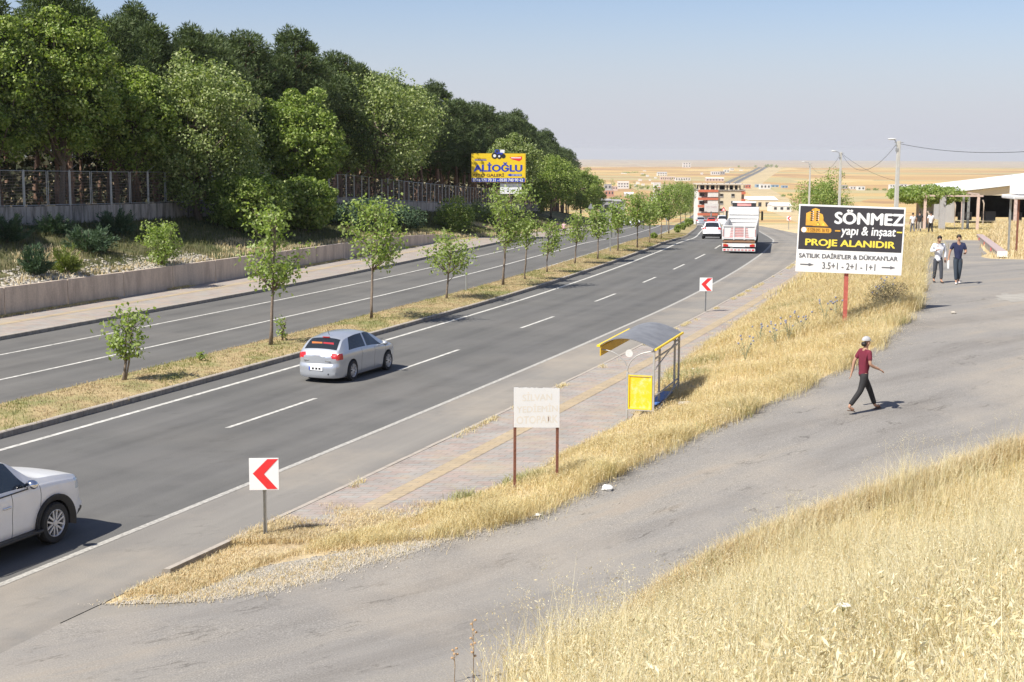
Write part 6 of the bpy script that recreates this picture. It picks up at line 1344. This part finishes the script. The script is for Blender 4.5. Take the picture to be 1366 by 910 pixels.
# foreground wild oats
n = 70000; y = RNG.uniform(4, 29, n); x = RNG.uniform(-2, 13, n); z = gz(x, y); ok = (x > TT(y)+RNG.normal(.0, .09, n)) & (np.abs(x/y) < .42)
ok &= (x/y > -.035+RNG.uniform(0, 1, n)**.5*.075) | (y > 22); vv = (CAMH-z-.5)/y; ok &= vv < .46; dd = np.sqrt(x*x+y*y); ok &= RNG.uniform(0, 1, n) < np.clip(1.15-dd/42, .35, 1)
pts = np.stack([x, y, z], 1)[ok]; hh = .42+.22*np.sin(pts[:, 0]*1.3+1)*np.sin(pts[:, 1]*.9)+RNG.uniform(0, .16, len(pts)); hh *= np.clip((pts[:, 0]-TT(pts[:, 1]))*.3+np.clip((pts[:, 1]-17)/8, .35, .95), .35, 1.15)
print('oats', len(pts))
V1, F1, tp = blades(pts, hh, .0058, .5, 4, .05); st = RNG.uniform(0, 1, len(pts)) < .42; V2, F2, t2 = blades(pts[st], hh[st]*1.45, .0045, .22, 1, .03)
S1 = spikelets(t2, 13, .036, .024); stuff('wild_oats', [(V1, F1), (V2, F2), S1], M['oat'], 'pale dry wild oats covering the foreground bank', 'dry grass')
pts3 = pts[RNG.uniform(0, 1, len(pts)) < .3]; V3, F3, _ = blades(pts3, .30, .012, .7, 3, .08); stuff('trampled_straw', [(V3, F3)], M['gold'], 'golden lower straw between the wild oats', 'dry grass')
y = RNG.uniform(18.6, 29.5, 5000); x = TT(y)+RNG.uniform(-.12, .55, 5000); pt = np.stack([x, y, gz(x, y)], 1)[(x/y < .42) & (RNG.uniform(0, 1, 5000) < np.clip((y-18.6)/2.5, .1, 1))]; V6, F6, _ = blades(pt, .16+.02*(pt[:, 1]-18), .007, .8, 5, .06); stuff('toe_straw', [(V6, F6)], M['straw'], 'straw fringe along the foot of the foreground bank', 'dry grass')
# big oat heads close to the camera on the right
k_ = pts[(pts[:, 1] < 13)]; k_ = k_[RNG.choice(len(k_), min(800, len(k_)), False)]; V4, F4, t4 = blades(k_, .75, .006, .25, 1, .02); stuff('oat_heads', [(V4, F4), spikelets(t4, 9, .055, .062, .8)], M['oat'], 'large pale oat ears nearest the camera', 'dry grass')
k_ = pts[RNG.choice(len(pts), 900, False)]; V5, F5, _ = blades(k_, .38, .014, .6, 7, .06); stuff('green_tufts', [(V5, F5)], leafmat('greyish_green', [(.27, .27, .14), (.38, .37, .20), (.50, .46, .28)], .3, .7), 'few greyish green tufts among the foreground oats', 'grass')
# the bank between pavement and side road
def bankpts(n, y0, y1): 
    y = RNG.uniform(y0, y1, n); a_, b_ = SW(y)+.0+.4*np.sin(y*1.9)+.3*np.sin(y*5.1)+.2*np.sin(y*11), SS(y)+.22+.10*np.sin(y*2.7); t = RNG.uniform(0, 1, n); x = a_+(b_-a_)*t; ok = b_ > a_+.3; x, y, t = x[ok], y[ok], t[ok]; return np.stack([x, y, gz(x, y)], 1), t
pa, t = bankpts(56000, 24.6, 46); nz_ = np.sin(pa[:, 1]*1.3+pa[:, 0]*2)+np.sin(pa[:, 1]*3.7-pa[:, 0]*2.9)*.7+np.sin(pa[:, 0]*6.1+pa[:, 1]*.6)*.5; kp = RNG.uniform(0, 1, len(t)) < .62+.3*nz_; pa, t, nz_ = pa[kp], t[kp], nz_[kp]; ha = (.06+.22*t**1.2)*(1+.28*nz_)+.03; Va, Fa, ta = blades(pa, np.maximum(ha, .05), .0062, .75, 3, .07)
pb, t = bankpts(44000, 44, 70); hb = .12+.32*t+.1*np.sin(pb[:, 1]*.9)+.07*np.sin(pb[:, 0]*2.3+pb[:, 1]*2.1); Vb, Fb, tb = blades(pb, np.maximum(hb, .06), .010, .7, 3, .1)
pc, t = bankpts(22000, 68, 150); Vc, Fc, tc = blades(pc, (.35+.2*t)*np.where(pc[:, 1] > 90, .45, 1), .03, .5, 3, .25); sel = RNG.uniform(0, 1, len(ta)) < .16
stuff('bank_grass', [(Va, Fa), (Vb, Fb), (Vc, Fc), spikelets(ta[sel], 4, .03, .035)], M['gold'], 'golden dry grass on the bank between the pavement and the side road', 'dry grass')
pa, t = bankpts(30000, 27, 75); kk = (np.sin(pa[:, 0]*1.1+2)+np.sin(pa[:, 1]*.47)+np.sin(pa[:, 0]*3.1+pa[:, 1]*1.3)*.6) > 1.8; V5, F5, _ = blades(pa[kk], .24, .018, .7, 3, .08); stuff('bank_weeds', [(V5, F5)], bpy.data.materials['greyish_green'], 'greyish green weeds in patches on the bank', 'weeds')
pa, t = bankpts(9000, 26, 95); V_, F_, tt = blades(pa, (.20+.42*t)*np.clip((pa[:, 1]-14)/34, .4, 1), .011, .35, 2, .07); stuff('straw_stalks', [(V_, F_), spikelets(tt, 4, .04, .05)], M['straw'], 'pale seeded straw stalks on the same bank', 'dry grass')
n = 6500; y = RNG.uniform(21.2, 26.5, n); t = RNG.uniform(0, 1, n)**1.1; x = KK(y)+.15+(np.maximum(SS(y)-.5, SW(y))-KK(y))*t*np.where(y < 24.4, .45, .85); ok = (y > 22.2+.3*np.sin(x*4)) & (x > KK(y)+.05)
pt = np.stack([x, y, gz(x, y)], 1)[ok]; V_, F_, _ = blades(pt, .075, .009, 1.0, 4, .09); stuff('mown_straw', [(V_, F_)], M['straw'], 'short flattened straw on the tip of the island', 'dry grass')
y = RNG.uniform(25.3, 28.2, 5200); x = KK(y)+.1+RNG.uniform(0, 1, 5200)*(SW(y)-KK(y)); ok = RNG.uniform(0, 1, 5200) < np.clip((27.6-y)/1.8+.35*np.sin(x*3+y*2)+.5*((x-KK(y)) > 1.9), 0, 1); pt = np.stack([x, y, P(y)+.1], 1)[ok]
V_, F_, _ = blades(pt, .07, .009, 1.0, 4, .08); stuff('blown_straw', [(V_, F_)], M['straw'], 'straw lying over the near end of the pavement', 'dry grass')
# verge strips and joints
y = RNG.uniform(27, 110, 5000); x = KK(y)+.18+np.abs(RNG.normal(0, .10, 5000)); ok = np.sin(y*1.1)+np.sin(y*.37)+np.sin(x*9) > .55; pt = np.stack([x, y, P(y)+.1], 1)[ok]; V_, F_, _ = blades(pt, .09, .012, .9, 3, .06); stuff('kerb_weeds', [(V_, F_)], M['gold'], 'dry weeds in the joints along the near pavement kerb', 'weeds')
y = RNG.uniform(40, 130, 9000); x = WW(y)+np.abs(RNG.normal(0, .16, 9000)); ok = np.sin(y*.8)+np.sin(y*.23) > -.1; pt = np.stack([x, y, P(y)+.15], 1)[ok]; V_, F_, _ = blades(pt, .11, .02, .9, 3, .08); stuff('wall_foot_weeds', [(V_, F_)], M['gold'], 'dry weeds along the foot of the retaining wall', 'weeds')
# median turf
y = RNG.uniform(30, 150, 26000)**1.0; y = 30+(y-30)**1.0; t = RNG.uniform(.04, .97, 26000); x = NN(y)+(MM(y)-NN(y))*t; pt = np.stack([x, y, medz(x, y)], 1)
g_ = (np.sin(x*1.7+y*.31)+np.sin(y*.53+2)+np.sin(x*4+y*1.3)*.5) > .55
V_, F_, _ = blades(pt[~g_], .06, .016, .8, 3, .07); stuff('median_straw', [(V_, F_)], leafmat('brown_straw', [(.30, .21, .11), (.42, .32, .18), (.52, .42, .26), (.30, .29, .13)], .25, .8, 1., .9), 'short yellow straw on the median', 'dry grass')
V_, F_, _ = blades(pt[g_], .075, .016, .7, 3, .07); stuff('median_turf', [(V_, F_)], leafmat('dull_turf', [(.16, .17, .06), (.26, .25, .10), (.36, .33, .15)], .25, .8), 'patchy green turf on the median', 'grass')
# left slope
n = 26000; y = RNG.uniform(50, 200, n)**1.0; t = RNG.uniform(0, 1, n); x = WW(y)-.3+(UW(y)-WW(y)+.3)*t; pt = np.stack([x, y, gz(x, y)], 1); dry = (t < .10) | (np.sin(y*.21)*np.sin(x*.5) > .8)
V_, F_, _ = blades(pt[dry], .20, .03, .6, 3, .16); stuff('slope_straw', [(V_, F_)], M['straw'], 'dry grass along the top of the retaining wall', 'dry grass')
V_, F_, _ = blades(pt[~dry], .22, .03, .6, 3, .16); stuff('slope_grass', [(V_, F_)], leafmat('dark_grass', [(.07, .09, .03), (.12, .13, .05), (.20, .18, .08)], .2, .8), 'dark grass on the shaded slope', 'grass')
# right field beyond the side road
n = 26000; y = RNG.uniform(60, 150, n); x = TT(y)+RNG.uniform(0, 26, n)**1.0; ok = x/y < .42; pt = np.stack([x, y, gz(x, y)], 1)[ok]; pt = pt[pt[:, 0] > TT(pt[:, 1])+.4]; V_, F_, _ = blades(pt, .16+.30*np.clip((pt[:, 1]-66)/30, 0, 1), .035, .6, 3, .22); stuff('field_grass', [(V_, F_)], M['straw'], 'tall dry grass before the open shed', 'dry grass')
n = 9000; y = RNG.uniform(100, 150, n); x = SS(y)-2+RNG.uniform(0, 1, n)*(TT(y)-SS(y)+4); ok = y > 101; pt = np.stack([x, y, gz(x, y)], 1)[ok]; V_, F_, _ = blades(pt, .12, .04, .7, 3, .22); stuff('track_end_grass', [(V_, F_)], M['gold'], 'dry grass where the side road ends', 'dry grass')
# ------------------------------------------------------------------ single plants
TH_ = 'bluish thistles on the bank'
thm = mat('thistle_blue', (.24, .25, .33), .9); tst = mat('thistle_stem', (.30, .30, .18), .9)
for i, (u, v, l_) in enumerate(((994, 482, 'thistle with bluish heads lowest on the bank beside the pavement'), (1013, 458, 'thistle with bluish heads, second up the bank from the pavement'), (1034, 462, 'tall thistle in the middle of the bank below the billboard'), (1052, 455, 'thistle just right of the tall middle one'), (1068, 447, 'thistle in the grass left of the red billboard post'),
                          (1100, 432, 'thistle closest to the left of the red billboard post'), (1116, 425, 'thistle touching the red billboard post'), (1166, 412, 'thistle right of the billboard post beside the dead shrub'), (1180, 400, 'thistle just above the dead shrub'))):
    p = spot(u, v); t = thing('thistle_plant', l_, 'thistle', p, 0, TH_); s_ = MB(); h_ = MB()
    for j in range(7):
        a_ = random.uniform(0, 6.28); hgt = random.uniform(.45, .78); r_ = random.uniform(.1, .34); e = (r_*math.cos(a_), r_*math.sin(a_), hgt); s_.path([(0, 0, 0), (e[0]*.3, e[1]*.3, hgt*.5), e], [.012, .008, .005], 4); h_.ball(e, .033, 8)
        for q in range(3): e2 = (e[0]*random.uniform(.3, .8), e[1]*random.uniform(.3, .8), hgt*random.uniform(.3, .7)); s_.tube(e2, (e2[0]+random.uniform(-.12, .12), e2[1]+random.uniform(-.12, .12), e2[2]+.05), .01, .003, 3)
    s_.build('stems', tst, t); h_.build('flower_heads', thm, t)
def dead_shrub():
    p = spot(1186, 412); t = thing('dead_shrub', 'dark grey brown dead shrub at the edge of the side road near the billboard', 'shrub', p, 0); k = FPX/p.y; rx, rz = 30/k, 20/k; C, Dn, _ = crown_pts((0, 0, rz*.9), (rx, rx, rz), 30, 3600, (.3, .5), .2, .8, -1.2); V, F = leaves(C, Dn, .055, aspect=.25)
    link('twigs', npmesh('twigs', V, F, M['dead']), t); mb = MB()
    for i in range(22): a_ = random.uniform(0, 6.28); e = (rx*.9*math.cos(a_), rx*.9*math.sin(a_), rz*random.uniform(.6, 1.9)); mb.path([(0, 0, 0), (e[0]*.4, e[1]*.4, e[2]*.6), e], [.014, .009, .003], 4)
    mb.build('branches', M['bark'], t)
dead_shrub()
def stalk(u, v, h_, label, m, heads=9, flat_=False):
    p = spot(u, v); t = thing('dry_weed' if not flat_ else 'umbel_flower', label, 'weed' if not flat_ else 'flower', p, 0); s_ = MB(); hd = MB()
    s_.path([(0, 0, -.05), (.01, 0, h_*.5), (-.01, 0, h_)], [.009, .007, .004], 5)
    if flat_:
        for i in range(40): a_ = i*2.4; r_ = .012*math.sqrt(i)*.75; s_.tube((-.01, 0, h_-.05), (r_*math.cos(a_), r_*math.sin(a_), h_+.01), .0015, n=3); hd.ball((r_*math.cos(a_), r_*math.sin(a_), h_+.012), (.008, .008, .004), 6)
    else:
        for i in range(heads):
            z_ = h_*(1-i*.075); a_ = i*2.4; r_ = .03+.012*i*(i % 3 == 0); e = (r_*math.cos(a_), r_*math.sin(a_), z_+.02); s_.tube((0, 0, z_-.02), e, .004, n=3); hd.ball(e, (.022, .022, .018), 6)
    s_.build('stem', m, t); hd.build('flower_head' if flat_ else 'seed_heads', mat('umbel_white', (.80, .80, .74), .8) if flat_ else mat('seed_head_brown', (.46, .31, .18), .9), t)
BS = mat('brown_stalk', (.34, .24, .14), .9)
stalk(631, 909, .85, 'tall single brown seeded stalk at the bottom edge of the photo', BS)
stalk(606, 909, .45, 'thin low brown stalk left of the tall single one', BS, 5)
stalk(713, 909, .35, 'short dry stalk at the foot of the foreground oats', BS, 5)
stalk(1122, 905, .62, 'flat white umbel flower standing in the foreground oats', mat('green_stem', (.28, .32, .14), .8), flat_=True)
stalk(1100, 905, .42, 'lower white umbel flower left of the taller one', mat('green_stem_b', (.30, .33, .15), .8), flat_=True)
# crumbs of aggregate along both edges of the side road
y = RNG.uniform(22, 60, 7000); t_ = RNG.uniform(0, 1, 7000) < .6; x = np.where(t_, SS(y)+np.abs(RNG.normal(0, .35, 7000)), TT(y)-np.abs(RNG.normal(0, .5, 7000))); ok = (x/y < .4); pt = np.stack([x, y, zs(y)], 1)[ok]; scatter_mesh('road_grit', pt, .011, M['stone'], 'loose grit along the edges of the side road', 'gravel')
# litter and stones lying about
def lump(name, u, v, s_, m, label, cat, flat_=.6):
    p = spot(u, v); bm = bmesh.new(); bmesh.ops.create_icosphere(bm, subdivisions=2, radius=s_)
    for q in bm.verts: q.co *= random.uniform(.68, 1.25); q.co.z *= flat_; q.co.x *= 1.25
    me = bpy.data.meshes.new(name); bm.to_mesh(me); bm.free(); me.materials.append(m); o = link(name, me, None, p+Vector((0, 0, s_*flat_*.6))); tag(o, label, cat)
lump('plastic_bag', 810, 654, .085, M['white'], 'crumpled white plastic bag at the edge of the side road', 'litter', .8)
lump('plastic_bag', 717, 688, .05, M['white'], 'small white litter scrap left of the crumpled bag, at the grass edge', 'litter')
lump('paper_scrap', 508, 661, .04, M['white'], 'tiny white scrap beside the pavement end in short straw', 'litter', .3)
lump('paper_scrap', 552, 706, .035, M['white'], 'tiny white scrap in the straw below the paving', 'litter', .3)
lump('paper_scrap', 924, 492, .04, M['white'], 'tiny white scrap on the bank right of the bus shelter', 'litter', .3)
lump('stone_block', 915, 540, .16, M['stone'], 'pale flat stone at the back foot of the bus shelter', 'stone', .4)
lump('stone_block', 828, 566, .12, M['redpaint'], 'reddish loose paving stone at the front foot of the bus shelter', 'stone', .35)
lump('stone_block', 903, 590, .12, M['stone'], 'pale stone at the side road edge below the bus shelter', 'stone', .35)
lump('stone_block', 1272, 418, .07, M['stone'], 'small stone on the side road below the two men', 'stone', .6)
lump('stone_block', 1122, 448, .09, M['white'], 'small white stone in the grass under the red billboard post', 'stone', .7)
def kerb_slab():
    a_, b_ = spot(1282, 634), spot(1345, 604); v = b_-a_; o = tag(MB().box((0, 0, .03), (v.length, .28, .18)).build('concrete_slab', M['kerbtop'], bevel=.02), 'pale broken concrete kerb slab between the side road and the foreground oats', 'slab'); o.location = (a_+b_)/2; o.rotation_euler = (0, -math.atan2(v.z, Vector((v.x, v.y)).length), math.atan2(v.y, v.x))
kerb_slab()
# old pale patches on the side road
def patch(u, v, ru, rv, seed):
    r_ = random.Random(seed); pts = []
    for i in range(26):
        a = 2*math.pi*i/26; q = r_.uniform(.72, 1.15); p = spot(u+ru*q*math.cos(a), v+rv*q*math.sin(a)); pts.append((p.x, p.y, float(zs(p.y))-.001))
    mb = MB(); c_ = spot(u, v); mb.add([(c_.x, c_.y, float(zs(c_.y))-.001)]+pts, [(0, 1+i, 1+(i+1) % 26) for i in range(26)]); o = mb.build('road_patch', M['patch']); o['kind'] = 'structure'
M['patch'] = groundmat('pale_worn_patch', [(.3, (.26, .245, .22)), (.7, (.42, .39, .34))], 2.2)
patch(1352, 397, 26, 6, 1)
# gravel spilt where the two roads meet
strip('gravel_patch', lambda y: np.maximum(KK(y)+.3, SS(y)-1.7-.5*np.sin(y*3)), lambda y: SS(y)+.10+.12*np.sin(y*5.3)+.05*np.sin(y*17), 6, M['gravel'], -.001, y0=22, y1=25.5, zf=lambda x, y: gz(x, y))
n = 9000; y = 21.9+3.7*RNG.uniform(0, 1, n)**1.1; t = RNG.normal(0, .42, n); x = SS(y)-.7+t+np.where(y < 21.5, .9, 0); pt = np.stack([x, y, gz(x, y)], 1)
q_ = pt[RNG.uniform(0, 1, len(pt)) < .22]; V_, F_, _ = blades(q_, .06, .008, 1.0, 3, .1); stuff('gravel_straw', [(V_, F_)], M['straw'], 'thin dry straw growing through the gravel', 'dry grass')
scatter_mesh('gravel_stones', pt, .014, M['stone'], 'loose pale gravel at the tip of the grass island', 'gravel')
# ------------------------------------------------------------------ air
def haze():
    m = bpy.data.materials.new('haze_air'); m.use_nodes = True; n = m.node_tree.nodes; l = m.node_tree.links; n.remove(n['Principled BSDF']); v = n.new('ShaderNodeVolumePrincipled')
    v.inputs['Color'].default_value = (1, 1, 1, 1); v.inputs['Density'].default_value = 7e-5; v.inputs['Anisotropy'].default_value = .06; l.new(v.outputs[0], n['Material Output'].inputs['Volume'])
    o = MB().box((0, 0, -50), (39800, 39800, 150)).build('haze', m); o['kind'] = 'stuff'
haze()
